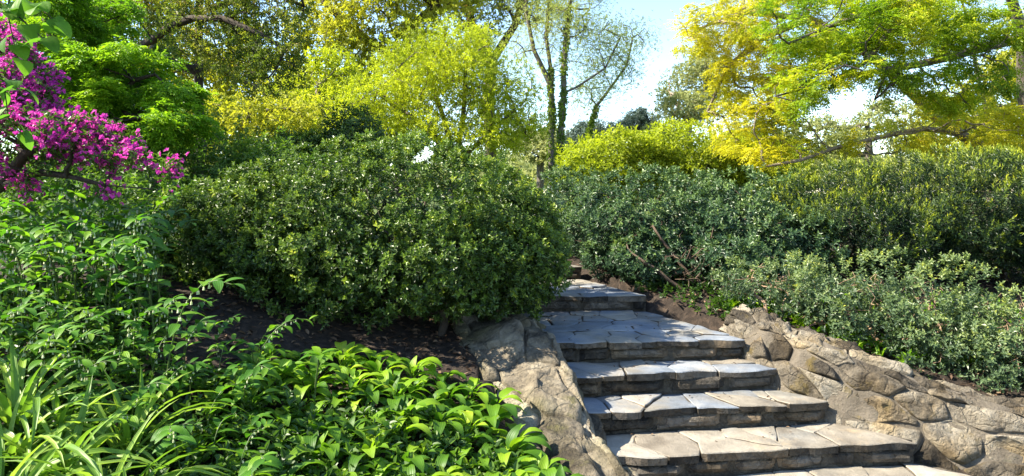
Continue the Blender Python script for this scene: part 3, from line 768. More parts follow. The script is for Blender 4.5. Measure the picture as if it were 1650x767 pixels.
shrub('leafy_bush', 'mid-green bush between the magenta azalea and the big evergreen shrub', (-4.0, 8.4, gz(-4, 8.4)), fb, 5200, 6, .075, .035, M['green_mid'], M['bark_dark'],
      [up_stem(-4, 8.4, 0, 0, .6), up_stem(-3.1, 8.2, 0, 0, .5), up_stem(-5.1, 8.3, 0, 0, .6)], 19, lumps=.2, depth=.4, tint=.3, cat='bush', length=.08, n_attr=160, step=.15)
nb = [((-2.9, 5.6, 1.35), (.55, .5, .40)), ((-3.7, 6.3, 1.5), (.8, .7, .55))]
shrub('leafy_bush', 'shaded leafy bush under the magenta azalea branches', (-3.2, 5.9, gz(-3.2, 5.9)), nb, 3000, 6, .065, .032, M['green_mid'], M['bark_dark'],
      [up_stem(-2.9, 5.7, 0, 0, .4), up_stem(-3.7, 6.2, 0, 0, .5)], 23, lumps=.15, depth=.35, tint=.2, cat='bush', length=.07, n_attr=120, step=.1)

# ------------------------------------------------------------------ trees
def bl(px, py, y, rx, ry, rz, w=1.0): return (at(px, py, y), (rx, ry, rz), w)
def line(*p): return [at(*q) for q in p]
def trunk(px, y, top_py, n=6, lean=0.0, wob=.04, sink=.15):
    x = (px - 825) / FP * y; z0 = gz(x, y) - sink; top = at(px, top_py, y)[2]
    r = np.random.default_rng(int(px * 7 + y))
    return [np.array([x + lean * s + r.normal(0, wob) * (0 < s), y + r.normal(0, wob) * (0 < s), z0 + (top - z0) * s]) for s in np.linspace(0, 1, n)]

# lime-coloured spreading tree, centre
tree('maple_tree', 'small lime-yellow spreading tree with several grey stems behind the big shrub', 'tree',
     [trunk(735, 18, 262, 4), line((735, 262, 18), (700, 220, 18), (650, 180, 17.6), (610, 150, 17.4)), line((735, 262, 18), (745, 200, 18.2), (750, 140, 18)), line((735, 262, 18), (790, 215, 18), (830, 175, 18.2)), line((735, 262, 18), (715, 190, 18.5), (690, 120, 18.6))],
     [bl(705, 115, 18, 1.8, 1.8, 1.0), bl(620, 165, 17.6, 1.2, 1.4, .75), bl(800, 150, 18, 1.15, 1.5, 1.0), bl(830, 205, 18, .75, 1.2, .55), bl(660, 200, 17.5, 1.3, 1.2, .45), bl(740, 75, 18, 1.2, 1.3, .6), bl(580, 195, 17.6, .8, 1, .5), bl(780, 215, 17.4, 1.1, 1, .5), bl(850, 180, 18, .6, 1, .7), bl(700, 215, 17, 1.0, .8, .35)],
     2300, .22, .26, M['bark_grey'], .14, .008, leaf_simple('lime', 64000, .085, .038, .2, 5, .3, (.25, .95)), seed=31, gap=.55, gapscale=.8)

# tall yellow-green trees behind it, left of centre
tree('tall_tree', 'tall yellow-leaved tree with dark limbs behind the lime spreading tree', 'tree',
     [trunk(640, 27, 60, 8, .3), line((640, 100, 27), (560, 40, 27), (500, -20, 27)), line((640, 60, 27), (700, 10, 27), (740, -40, 27))],
     [bl(560, 60, 27, 2.3, 2, 2.2), bl(640, 20, 27, 2.4, 2, 2.2), bl(520, 150, 26.5, 1.4, 1.5, 1.4), bl(700, -20, 27, 2.2, 2, 1.6), bl(600, -90, 27, 3, 2, 1.6)],
     1500, .38, .42, M['bark_dark'], .26, .014, leaf_simple('yellow_far', 42000, .17, .085, .26, 5, .25, (.2, .9)), seed=33, gap=.72, gapscale=1.3)
tree('tall_tree', 'tall dark-twigged tree with olive leaves between the lime tree and the ivy-clad trunks', 'tree',
     [trunk(790, 33, 100, 8, .0), line((790, 100, 33), (760, 40, 33), (745, -30, 33)), line((790, 100, 33), (830, 40, 33), (850, -30, 33))],
     [bl(790, 20, 33, 1.8, 1.8, 1.8), bl(750, -20, 33, 2.2, 2, 1.6), bl(850, -10, 33, 1.8, 2, 1.4)],
     700, .40, .45, M['bark_dark'], .28, .018, leaf_simple('bronze', 11000, .17, .08, .25, 4, .2, (.3, .9)), seed=35, gap=.8, gapscale=1.2)

# thin-crowned ivy-clad trees against the sky
def ivy_tree(label, skel, blobs, seed, n_leaf, ivy_lines, sec_mat='silver', r0=.13):
    root = tree('ivy_clad_tree', label, 'tree', skel, blobs, 620, .42, .45, M['bark_grey'], r0, .014, leaf_simple(sec_mat, int(n_leaf * 2.6), .09, .042, .42, 3, .2, (.2, .9)), seed=seed, gap=.85, gapscale=1.5, jitter=.28)
    r = np.random.default_rng(seed); b = np.asarray(skel[0][0]); mb = MB()
    for ln in ivy_lines:
        ln = np.asarray(ln); n = 650; t = r.uniform(0, len(ln) - 1.001, n); i = t.astype(int); f = (t - i)[:, None]
        P = ln[i] * (1 - f) + ln[i + 1] * f; th = r.uniform(0, 6.28, n)
        o = np.stack([np.cos(th), np.sin(th), 0 * th], -1); rr = r0 * (1.25 - .5 * t / len(ln)) * r.uniform(.5, 1.5, n) * (.75 + .5 * vnoise(P * 1.7, 5))
        shoots(mb, P + o * rr[:, None] - b, o + np.array([0, 0, -.2]), 3, .15, .10, 30, 80, .05, .45 + .4 * vnoise(P * .8, 3), False, .15, .15, 0, r)
    mb.build('ivy', M['ivy'], root, kind='stuff')
    return root
tA = trunk(887, 30, 110, 9, .05)
ivy_tree('ivy-clad forked tall tree with a thin pale crown against the sky', [tA, line((887, 110, 30), (880, 60, 30), (885, 0, 30), (880, -60, 30)), line((887, 130, 30), (860, 80, 30), (848, 20, 30), (850, -40, 30))],
         [bl(880, 20, 30, 1.6, 1.4, 2.0), bl(930, 110, 30, 1.0, 1, .9), bl(860, -60, 30, 2.2, 1.8, 1.6), bl(845, 60, 30, 1.0, 1.2, 1.2)], 41, 6000, [tA])
tB = trunk(897, 29, 150, 8, .25) + line((908, 110, 29), (912, 60, 29), (918, 10, 29), (925, -50, 29))
ivy_tree('slender ivy-clad tall tree standing just right of the forked one', [tB, line((905, 150, 29), (930, 140, 29), (975, 110, 29), (1000, 60, 29))],
         [bl(925, 0, 29, 1.4, 1.4, 1.9), bl(960, 70, 29, 1.2, 1.2, 1.1), bl(930, -70, 29, 2, 1.6, 1.4)], 43, 6000, [tB[:11]], r0=.11)
tC = trunk(945, 31, 215, 5, .1) + line((962, 170, 31), (985, 140, 31), (1010, 105, 31), (1020, 60, 31))
ivy_tree('leaning slim tree with silvery leaves at the edge of the open sky', [tC], [bl(1025, 75, 31, 1.0, 1.1, 1.1), bl(1000, 105, 31, 1.6, 1.2, 1.0), bl(960, 150, 31, 1.1, 1, .8), bl(985, 60, 31, .9, 1, .8)], 45, 4200, [tC[:6]], r0=.07)

# dark blue-green evergreens far off
tree('evergreen_tree', 'dark blue-green rounded evergreen peeping over the yellow-green bush', 'tree', [trunk(1028, 36, 225, 4)], [bl(1028, 198, 36, 1.0, 1, .85), bl(1000, 215, 36, .9, 1, .6), bl(1050, 215, 36, .8, 1, .5)],
     260, .3, .34, M['bark_dark'], .14, .012, leaf_simple('blue_conifer', 11000, .16, .06, .16, 5, .1, (.1, .9)), seed=51, gap=.95, gapscale=.8)
tree('evergreen_tree', 'dim blue-green evergreen behind the leaning slim tree', 'tree', [trunk(965, 37, 235, 4)], [bl(960, 215, 37, 1.2, 1, .7), bl(930, 225, 37, .9, 1, .6)],
     240, .3, .34, M['bark_dark'], .14, .012, leaf_simple('blue_conifer', 6000, .16, .06, .2, 5, .1, (.3, 1)), seed=53, gap=.85, gapscale=.8)

# pale tree left of the yellow locust
tree('pale_tree', 'pale green hazy tree between the open sky and the yellow locust', 'tree', [trunk(1110, 34, 200, 6), line((1110, 200, 34), (1080, 150, 34)), line((1110, 200, 34), (1140, 140, 34))],
     [bl(1105, 165, 34, 1.5, 1.5, 1.9), bl(1140, 120, 34, 1.2, 1.3, 1.5), bl(1080, 215, 34, 1.4, 1.4, 1.2)], 800, .4, .45, M['bark_tan'], .2, .014, leaf_simple('pale', 16000, .16, .08, .26, 4, .2, (.2, .9)), seed=55, gap=.75)

# yellow locust on the right: trunks at the frame's edge, layered limbs sweeping left
lt = [trunk(1602, 12.5, 240, 5, .1), line((1610, 240, 12.5), (1590, 180, 12.4), (1575, 120, 12.3), (1560, 40, 12.2), (1540, -40, 12)),
      line((1605, 250, 12.5), (1560, 225, 12.2), (1510, 190, 12), (1470, 150, 11.8), (1435, 115, 11.6), (1380, 70, 11.4), (1300, 30, 11.2), (1200, 20, 11)),
      line((1590, 235, 12.4), (1540, 215, 11.8), (1490, 207, 11.4), (1440, 216, 11.2), (1390, 228, 11), (1340, 240, 10.8), (1290, 258, 10.6), (1235, 268, 10.4)),
      line((1300, 30, 11.2), (1230, 60, 11.2), (1170, 110, 11.2), (1140, 180, 11.2)), line((1200, 20, 11), (1140, 40, 11), (1110, 60, 11))]
tree('locust_tree', 'golden-yellow locust tree with long limbs arching over the yew hedge', 'tree', lt,
     [bl(1200, 50, 11, 1.15, 1.2, .75), bl(1130, 45, 11, .45, .6, .5), bl(1215, 180, 11.2, .8, 1, .8), bl(1270, 110, 11.4, .8, 1, .6), bl(1240, 245, 10.6, .9, .7, .22, .6), bl(1350, 235, 10.9, 1.1, .7, .22), bl(1180, 140, 11.2, .5, .6, .5),
      bl(1300, -30, 11, 1.4, .9, .5), bl(1580, 190, 11.0, .9, .8, .35), bl(1540, 235, 10.8, .9, .7, .25), bl(1620, 215, 10.5, .7, .6, .3), bl(1490, 175, 11, .6, .6, .25), bl(1480, 20, 11.6, 1.2, 1, .6), bl(1640, 160, 11.5, .6, .7, .6)],
     1900, .16, .18, M['bark_tan'], .11, .005, leaf_pinnate('yellow', 12500, 5, .18, .055, .022, .085, .35, (.25, .85)), seed=61, gap=.9, gapscale=.42, jitter=.25)
# green locust in front: limbs entering from the upper right
gt = [trunk(1640, 11, 150, 6, .15), line((1655, 150, 11), (1650, 60, 10.8), (1630, 0, 10.5), (1600, -60, 10.2)),
      line((1650, 60, 10.8), (1590, 75, 10.2), (1530, 92, 9.8), (1480, 104, 9.6), (1430, 112, 9.4), (1370, 122, 9.2), (1310, 138, 9), (1250, 155, 8.8)),
      line((1600, -60, 10.2), (1520, -30, 9.6), (1462, 5, 9.2), (1430, 55, 9), (1395, 100, 8.9), (1340, 130, 8.8)),
      line((1462, 5, 9.2), (1400, 20, 9.1), (1330, 45, 9), (1270, 70, 8.9)), line((1430, 112, 9.4), (1410, 160, 9.2), (1420, 200, 9.1))]
tree('locust_tree', 'fresh green locust tree whose branches reach in front of the golden one', 'tree', gt,
     [bl(1290, 35, 9, .75, .8, .42), bl(1400, 50, 9, .9, .9, .5), bl(1330, 125, 8.9, .7, .8, .36), bl(1500, 50, 9.4, .8, .7, .5), bl(1460, 130, 9.3, .8, .6, .28), bl(1590, 60, 9.8, .7, .7, .5), bl(1290, 160, 8.9, .3, .4, .22), bl(1420, 0, 9, 1.2, .8, .4), bl(1560, 150, 9.6, .6, .6, .3)],
     1500, .13, .15, M['bark_grey'], .10, .004, leaf_pinnate('locust_green', 6800, 5, .17, .055, .022, .06, .45, (.05, .9)), seed=67, gap=.98, gapscale=.36, jitter=.25)

# dark bronze-tinged tree, upper left
ot = [trunk(318, 11.5, 60, 7, .05), line((318, 60, 11.5), (322, 0, 11.5), (318, -60, 11.5)), line((212, 78, 10.8), (245, 65, 10.7), (275, 42, 10.6), (310, 30, 10.4), (360, 30, 10.2), (420, 55, 10), (460, 80, 9.9)),
      line((318, 20, 11.5), (380, 0, 11), (440, -10, 10.6), (490, 10, 10.3))]
ot[2] = [ot[0][5]] + ot[2]
tree('oak_tree', 'dark tree with bronze-tinged leaves and crooked limbs above the bright green tree', 'tree', ot,
     [bl(300, 10, 10.8, 1.1, 1.0, .6), bl(420, 35, 10.2, .75, .8, .75), bl(450, 95, 10, .4, .6, .5), bl(360, 90, 10.4, .7, .7, .42), bl(220, 20, 11, .7, .8, .5), bl(400, -50, 10.5, 1.4, 1, .5), bl(420, 130, 10.2, .45, .5, .25)],
     1500, .16, .18, M['bark_dark'], .10, .005, leaf_simple('bronze', 28000, .062, .032, .10, 5, .25, (.2, .85)), seed=71, gap=.85, gapscale=.6, jitter=.28)

# bright green tree on the left
bt = [trunk(150, 7.8, 230, 5, .0), line((150, 230, 7.8), (180, 170, 7.7), (215, 130, 7.6), (250, 120, 7.5)), line((150, 230, 7.8), (120, 150, 7.8), (90, 80, 7.8), (70, 20, 7.8)), line((180, 170, 7.7), (220, 190, 7.4), (270, 190, 7.2))]
tree('leafy_tree', 'bright fresh-green small tree with drooping sprays behind the magenta azalea', 'tree', bt,
     [bl(170, 110, 7.6, .75, .7, .38), bl(230, 150, 7.5, .55, .6, .32), bl(275, 200, 7.3, .38, .5, .2), bl(120, 60, 7.8, .7, .7, .40), bl(160, 200, 7.5, .7, .6, .25), bl(60, 20, 7.8, .8, .7, .45), bl(150, 15, 8, .6, .6, .35), bl(50, 120, 7.8, .6, .6, .5)],
     1300, .12, .14, M['bark_dark'], .08, .004, leaf_pinnate('green_bright', 8500, 5, .17, .062, .024, .06, .45, (.1, .85)), seed=73, gap=.72, gapscale=.5)

# more trees filling the view beyond the hedges
def filler(label, px, y, blobs, mat, n, seed, L=.2, bark='bark_grey', top=150, gap=.8, r0=.22, name='background_tree'):
    tree(name, label, 'tree', [trunk(px, y, top, 6)], [bl(*b) for b in blobs], 520, .45, .5, M[bark], r0, .018, leaf_simple(mat, n, L, L * .5, .3, 5, .2, (.15, .9)), seed=seed, gap=gap, gapscale=1.4, group='trees beyond the hedges')
filler('broad yellow-green tree behind the dark bronze-tinged tree', 430, 28, [(420, 110, 28, 2.6, 2, 2.2), (350, 160, 28, 2.2, 2, 1.6), (480, 200, 28, 1.8, 2, 1.4), (280, 110, 28, 2.2, 2, 2)], 'yellow_far', 24000, 81)
filler('pale slim-trunked tree behind the small dark rounded bush', 515, 22, [(515, 190, 22, 1.0, 1.2, 1.0), (540, 130, 22, .9, 1, 1.0), (480, 160, 22, 1.0, 1, .9)], 'lime', 9000, 83, .14, 'bark_tan')
filler('mid-green tree far behind the bright green small tree', 200, 24, [(200, 40, 24, 2.6, 2, 2.2), (120, 120, 24, 2.4, 2, 2), (290, 190, 24, 2.2, 2, 1.4), (60, 30, 24, 2.4, 2, 2.2)], 'green_mid', 20000, 85)
filler('olive-green tree between the dark bronze-tinged tree and the big evergreen shrub', 390, 19, [(380, 215, 19, 1.4, 1.2, .7), (440, 190, 19, 1.1, 1.2, .8), (320, 200, 19, 1.1, 1.2, .8)], 'yellow_far', 11000, 97, .13, top=220)
filler('low green tree under the lime spreading tree', 640, 34, [(600, 235, 34, 2.0, 2, .9), (560, 200, 34, 1.6, 1.6, 1.2)], 'green_mid', 9000, 87, top=240)
filler('pale green low tree behind the ivy-clad trunks', 870, 42, [(860, 235, 42, 2.6, 2, 1.0), (960, 235, 42, 2.2, 2, .9)], 'pale', 9000, 89, .24, top=250)
filler('hazy yellow-green tree behind the golden locust', 1400, 36, [(1330, 225, 36, 2.4, 2, 1.3), (1450, 205, 36, 2.6, 2, 1.6), (1230, 215, 36, 2.2, 2, 1.6)], 'pale', 13000, 91, .22, top=200, gap=.72)
filler('yellow-green tree behind the locust trunks', 1590, 30, [(1580, 170, 30, 2.4, 2, 2.0), (1660, 110, 30, 2.2, 2, 2.2), (1530, 215, 30, 1.8, 2, 1.0)], 'yellow_far', 16000, 93, .2, top=150, gap=.72)

# far-off wood that closes the horizon
r = np.random.default_rng(95); mb = MB()
n = 26000; a = r.uniform(-1.25, 1.25, n); d = r.uniform(62, 95, n)
x, y = d * np.sin(a), d * np.cos(a)
h = 1.0 + 5.5 * (.6 + .4 * vnoise(np.stack([a * 14, d * .05, 0 * a], -1), 2)) * np.sqrt(r.uniform(0, 1, n))
shoots(mb, np.stack([x, y, ground_z(x, y) + h - 1.0], -1), rnd_dir(n, r) + np.array([0, -.3, .6]), 4, .75, .4, 30, 80, .3, .4 + .4 * vnoise(np.stack([a * 20, d * .1, h * .3], -1), 6), r=r)
tag(mb.build('woodland', M['pale'], kind='stuff'), 'far-off pale green wood closing the view behind the garden', 'woodland')

# ------------------------------------------------------------------ magenta azalea, upper left
az_base = np.array([-3.75, 4.75, gz(-3.75, 4.75) - .05])
az = thing('azalea', 'magenta azalea in full bloom leaning in over the green bed plants', 'shrub', tuple(az_base))
r = np.random.default_rng(101)
azb = [bl(40, 215, 4.5, .42, .40, .20), bl(120, 225, 4.4, .32, .34, .16), bl(180, 245, 4.35, .20, .22, .10), bl(15, 140, 4.6, .30, .34, .22), bl(-50, 190, 4.6, .3, .3, .2), bl(20, 70, 4.7, .18, .25, .16), bl(215, 262, 4.3, .10, .14, .05), bl(60, 190, 4.55, .25, .3, .15)]
A = in_blobs(azb, 520, r, .5); A = np.concatenate([A, at(290, 270, 4.25) + r.normal(0, .03, (5, 3)), at(250, 285, 4.25) + r.normal(0, .04, (6, 3)), at(175, 312, 4.3) + r.normal(0, .03, (5, 3)), at(20, 270, 4.4) + r.normal(0, .1, (14, 3))])
sk = [[az_base, az_base + [.1, 0, .4], at(-60, 330, 4.6), at(0, 300, 4.5), at(65, 278, 4.45), at(110, 284, 4.4), at(170, 299, 4.35), at(245, 305, 4.25)],
      [az_base + [.1, 0, .4], at(-150, 230, 4.7), at(-100, 140, 4.7), at(-60, 60, 4.7)], [at(0, 300, 4.5), at(40, 250, 4.5), at(80, 230, 4.45)]]
N, par = colonize(A, sk, .06, .07, r, .25)
mw = MB(); rad = wood(mw, N - az_base, par, .05, .003, 2.2); mw.build('branches', M['bark_dark'], az, smooth_shade=True)
idx = np.where((rad < .006))[0]; idx = idx[idx > 12]
P = N[idx]
top = vnoise(P * 4, 3) + (r.uniform(0, 1, len(P)) - .5) * .8 + .35
fi = idx[top > 0]
k = r.integers(0, len(fi), 4300)
Q = N[fi[k]] - az_base + r.normal(0, .035, (4300, 3)) + np.array([0, 0, .02])
mf = MB(); shoots(mf, Q, rnd_dir(4300, r) + np.array([.1, -.6, .7]), 5, .021, .017, 45, 78, .004, .45 + .3 * r.normal(0, .6, 4300), True, .1, .3, 0, r)
mf.build('flowers', M['petal'], az, kind='stuff')
k = r.integers(0, len(idx), 2100)
ml = MB(); shoots(ml, N[idx[k]] - az_base + r.normal(0, .03, (2100, 3)), rnd_dir(2100, r) + np.array([0, 0, .5]), 5, .04, .016, 40, 80, .02, .35, True, r=r)
ml.build('foliage', M['green_mid'], az, kind='stuff')

# ------------------------------------------------------------------ bed plants with leaves one can pick apart
def blade_mesh(name, L, W, e0, e1, mat, shape, fold=.2, nu=7, cup=0.0, pet=0.0, wave=0.0, twist=0.0):
    """a leaf growing along +X: its spine bends from elevation e0 to e1"""
    s = np.linspace(0, 1, nu + 1); el = np.radians(e0 + (e1 - e0) * s)
    dx = np.cos(el); dz = np.sin(el); ds = L / nu
    X = np.concatenate([[0], np.cumsum((dx[1:] + dx[:-1]) / 2)]) * ds; Zc = np.concatenate([[0], np.cumsum((dz[1:] + dz[:-1]) / 2)]) * ds
    if pet: px_, pz_ = pet * math.cos(R(e0 + 18)), pet * math.sin(R(e0 + 18))
    else: px_ = pz_ = 0.0
    w = W * .5 * np.array([shape(t) for t in s])
    V, uv = [], []
    for i in range(nu + 1):
        nxv = np.array([-math.sin(el[i]), 0, math.cos(el[i])])
        for q in (-1, -.5, 0, .5, 1):
            c = np.array([X[i] + px_, w[i] * q, Zc[i] + pz_]) + nxv * (abs(q) * fold * w[i] - cup * w[i] * q * q + wave * W * math.sin(s[i] * 9 + q * 2) * abs(q))
            V.append(c); uv.append((.5 + .5 * q, s[i]))
    F = [[i * 5 + j, i * 5 + j + 1, (i + 1) * 5 + j + 1, (i + 1) * 5 + j] for i in range(nu) for j in range(4)]
    if pet:
        b = len(V); rr = .0035
        for (x_, z_) in ((0, 0), (px_ * .6, pz_ * .65), (px_, pz_)):
            V += [np.array([x_, -rr, z_]), np.array([x_, 0, z_ - rr]), np.array([x_, rr, z_])]; uv += [(.45, 0), (.5, 0), (.55, 0)]
        for a in (0, 3): F += [[b + a, b + a + 1, b + a + 4, b + a + 3], [b + a + 1, b + a + 2, b + a + 5, b + a + 4]]
    m = MB().add(np.array(V), np.array(F), .5)
    return m.mesh(name, mat, True, np.array(uv))

ovate = lambda t: (math.sin(math.pi * min(1, t * .93 + .035) ** .72) ** .8) * (1 - .12 * t) + .02
ellip = lambda t: math.sin(math.pi * (t * .95 + .03) ** .85) ** .9 + .015
strap = lambda t: (.75 + .25 * min(1, t * 5)) * (1 - t ** 4) + .01
heartf = lambda t: (1.0 if t > .12 else .72 + t * 2.3) * (1 - t ** 1.7) ** .75 * (1.0) + .01

HOSTA = [blade_mesh('leaf', .17 * s, .072 * s, e0, e1, M['hosta'], ovate, .35, 6, .1, p, w_ * 1.8) for s, e0, e1, p, w_ in
         ((1, 48, -35, .07, .02), (1.1, 35, -50, .09, .03), (.9, 62, -5, .06, .0), (1.05, 25, -60, .10, .03), (.8, 70, 20, .05, .0), (1.15, 42, -60, .09, .02))]
SEAL = [blade_mesh('leaf', .108 * s, .043 * s, e0, e1, M['seal'], ellip, .22, 5, .05, 0, .01) for s, e0, e1 in ((1, 28, -25), (1.1, 12, -40), (.9, 40, 0), (1.0, 5, -50))]
BLADE = [blade_mesh('leaf', L * 1.12, .027, e0, e1, M['blade'], strap, .5, 8, 0, 0, 0) for L, e0, e1 in ((.46, 82, -10), (.52, 74, -45), (.40, 86, 35), (.50, 66, -60), (.34, 80, 10), (.48, 78, -75))]
HEART = [blade_mesh('leaf', .078 * s, .074 * s, e0, e1, M['heart'], heartf, .15, 6, .05, .03, .01) for s, e0, e1 in ((1, -20, -60), (1.12, -35, -75), (.85, 0, -45), (.95, -50, -85))]

def leaf_obj(parent, mesh, loc, az_, pitch=0.0, roll=0.0, sc=1.0):
    m = Matrix.Translation(loc) @ Matrix.Rotation(az_, 4, 'Z') @ Matrix.Rotation(-pitch, 4, 'Y') @ Matrix.Rotation(roll, 4, 'X') @ Matrix.Scale(sc, 4)
    return link('leaf', mesh, parent, mat=m)

pr = random.Random(77)
def scatter(region, n, dmin, seed, ok=lambda x, y: True):
    q = random.Random(seed); pts = []
    for _ in range(n * 60):
        x, y = q.uniform(region[0], region[1]), q.uniform(region[2], region[3])
        if ok(x, y) and all((x - a) ** 2 + (y - b) ** 2 > dmin ** 2 for a, b in pts):
            pts.append((x, y))
            if len(pts) == n: break
    return pts

hr = random.Random(5)
def hosta(x, y, label, group, sc=1.0, nl=13):
    t = thing('hosta', label, 'plant', (x, y, gz(x, y) - .01), hr.uniform(0, 6.28), group, sc)
    for i in range(nl):
        inner = i / nl
        me = HOSTA[hr.choice((2, 4))] if inner > .72 else HOSTA[hr.choice((0, 1, 3, 5))]
        a = i * 2.4 + hr.uniform(-.3, .3)
        leaf_obj(t, me, (.018 * math.cos(a), .018 * math.sin(a), hr.uniform(0, .03)), a, hr.uniform(-.15, .25) + .2 * inner, hr.uniform(-.25, .25), hr.uniform(.75, 1.1) * (1 - .2 * inner))
    return t
def hosta_ok(x, y):
    px = 825 + x / y * FP
    return 300 < px < 930 and y < 4.36 - .2 * abs(x + .8) and x < .27 - .36 * (y - 3.1) and y > 2.5
for x, y in scatter((-1.5, .45, 2.5, 4.4), 98, .155, 3, hosta_ok):
    if x > -.15: hosta(x, y, 'bright green hosta crowding against the pale boulder wall', 'hostas beside the boulder wall', hr.uniform(.8, 1.15), 14)
    elif y > 3.4: hosta(x, y, 'glossy hosta at the edge of the dark mulch under the big shrub', 'hostas at the mulch edge', hr.uniform(.7, 1.08), 13)
    else: hosta(x, y, 'leafy hosta in the middle of the green bed', 'hostas in the open bed', hr.uniform(.62, 1.02), 13)

# Solomon's seal: arching stems, paired leaves, little white bells beneath
def seal_variant(seed, h, reach, nl, bells=True):
    q = np.random.default_rng(seed); s = np.linspace(0, 1, 9)
    pts = np.stack([reach * s ** 1.9, .03 * np.sin(s * 3 + seed), h * (1 - (1 - s) ** 1.8) - .10 * h * s ** 5], -1)
    mb = MB(); tube(mb, pts, np.linspace(.0055, .0022, 9), 4); stem = mb.mesh('stem', M['stem_green'], True)
    lv, fb = [], MB()
    for i in range(nl):
        t = .28 + .72 * i / (nl - 1); f = t * 8; a = min(int(f), 7); p = pts[a] * (1 - f + a) + pts[a + 1] * (f - a)
        d = pts[a + 1] - pts[a]; az_ = math.atan2(d[1], d[0]); side = 1 if i % 2 else -1
        ang = az_ + side * (1.05 - .55 * max(0, t - .5)) * (0.25 if i == nl - 1 else 1)
        lv.append((p, ang, q.uniform(.05, .35) - .35 * t, side * q.uniform(.0, .3), (.75 + .5 * math.sin(math.pi * t)) * q.uniform(.85, 1.1), int(q.integers(0, 4))))
        if bells and .35 < t < .92:
            for b in range(1 + i % 2):
                c = p + np.array([q.normal(0, .008), q.normal(0, .008), 0])
                prof = [(0, .0008), (.009, .001), (.011, .0038), (.02, .0046), (.024, .0058)]
                tube(fb, [c + np.array([.0006 * u, 0, -.003 - u]) for u, _ in prof], [w for _, w in prof], 5, .5)
    return stem, lv, (fb.mesh('flowers', M['bell'], True) if bells else None)
SV = [seal_variant(1, .62, .34, 13), seal_variant(2, .70, .28, 14), seal_variant(3, .52, .38, 12), seal_variant(4, .40, .26, 10), seal_variant(5, .34, .22, 9, False), seal_variant(6, .58, .22, 12)]
sr = random.Random(9)
def seal(x, y, var, label, group, sc, rz):
    t = thing('solomons_seal', label, 'plant', (x, y, gz(x, y) - .01), rz, group, sc)
    stem, lv, fl = SV[var]; link('stem', stem, t)
    for p, a, pi_, ro, s, v in lv: leaf_obj(t, SEAL[v], tuple(p), a, pi_, ro, s)
    if fl: link('flowers', fl, t, kind='stuff')
def seal_ok(x, y):
    px = 825 + x / y * FP
    return -60 < px < 262 - 20 * (y < 3.2) and y > 2.95
for x, y in scatter((-3.6, -1.0, 2.7, 5.1), 110, .125, 4, seal_ok):
    if y > 3.7 and 825 + x / y * FP > 165: seal(x, y, sr.choice((0, 1, 5, 1)), "tall Solomon's seal at the shaded left end of the big evergreen shrub", "tall Solomon's seal beside the big shrub", sr.uniform(.9, 1.12), sr.uniform(-2.6, .6))
    elif y > 3.7: seal(x, y, sr.choice((0, 1, 5, 1)), "tall Solomon's seal stem in the dense stand below the azalea", "tall Solomon's seal stand", sr.uniform(.9, 1.12), sr.uniform(-2.6, .6))
    else: seal(x, y, sr.choice((0, 2, 5, 3)), "Solomon's seal with arching leafy stem and white bells behind the strap-leaved clumps", "front Solomon's seal stand", sr.uniform(.55, .8), sr.uniform(-2.2, .6))
def mid_ok(x, y):
    px = 825 + x / y * FP
    return 235 < px < 420 and y < 4.15
for x, y in scatter((-2.2, -1.0, 2.8, 4.2), 34, .15, 6, mid_ok):
    seal(x, y, sr.choice((3, 4, 3, 2)), "short Solomon's seal at the hosta edge of the bed", "short Solomon's seal", sr.uniform(.5, .8), sr.uniform(-2.0, 1.2))
# one taller lit stem and one fan-leaved plant standing clear
seal(-1.72, 3.35, 0, "yellow-green Solomon's seal rising clear of its neighbours", None, 1.1, -.1)
fx, fy = -1.08, 3.72
t = thing('fan_leaved_plant', 'single stalk with a drooping umbrella of leaves above the hostas', 'plant', (fx, fy, gz(fx, fy) - .01))
mb = MB(); tube(mb, [(0, 0, 0), (.01, 0, .16), (.03, 0, .31)], [.007, .006, .005], 5); mb.build('stem', M['stem_green'], t, True)
for i in range(9): leaf_obj(t, SEAL[(0, 1, 3)[i % 3]], (.03, 0, .31), i * .7 + .1, .25, 0, 1.05)

# strap-leaved clumps at the lower left
dr = random.Random(15)
def strap_ok(x, y):
    px = 825 + x / y * FP
    return -40 < px < 215
for x, y in scatter((-2.1, -1.15, 2.15, 2.9), 10, .2, 8, strap_ok):
    t = thing('daylily_clump', 'clump of long arching strap leaves in the sunny front corner of the bed', 'plant', (x, y, gz(x, y) - .02), dr.uniform(0, 6.28), 'strap-leaved clumps', dr.uniform(.9, 1.15))
    for i in range(24):
        a = dr.uniform(0, 6.28)
        leaf_obj(t, dr.choice(BLADE), (.04 * math.cos(a) * dr.random(), .04 * math.sin(a) * dr.random(), 0), a, dr.uniform(-.1, .2), dr.uniform(-.4, .4), dr.uniform(.7, 1.1))
for x, y in ((-.42, 2.62), (-.62, 2.72)):
    t = thing('grass_tuft', 'narrow blue-green grassy tuft among the hostas', 'plant', (x, y, gz(x, y) - .02), dr.uniform(0, 6.28), 'grassy tufts in the hostas', .62)
    for i in range(16):
        a = dr.uniform(0, 6.28); leaf_obj(t, dr.choice(BLADE), (.03 * math.cos(a), .03 * math.sin(a), 0), a, dr.uniform(-.1, .3), dr.uniform(-.3, .3), dr.uniform(.6, 1.0))

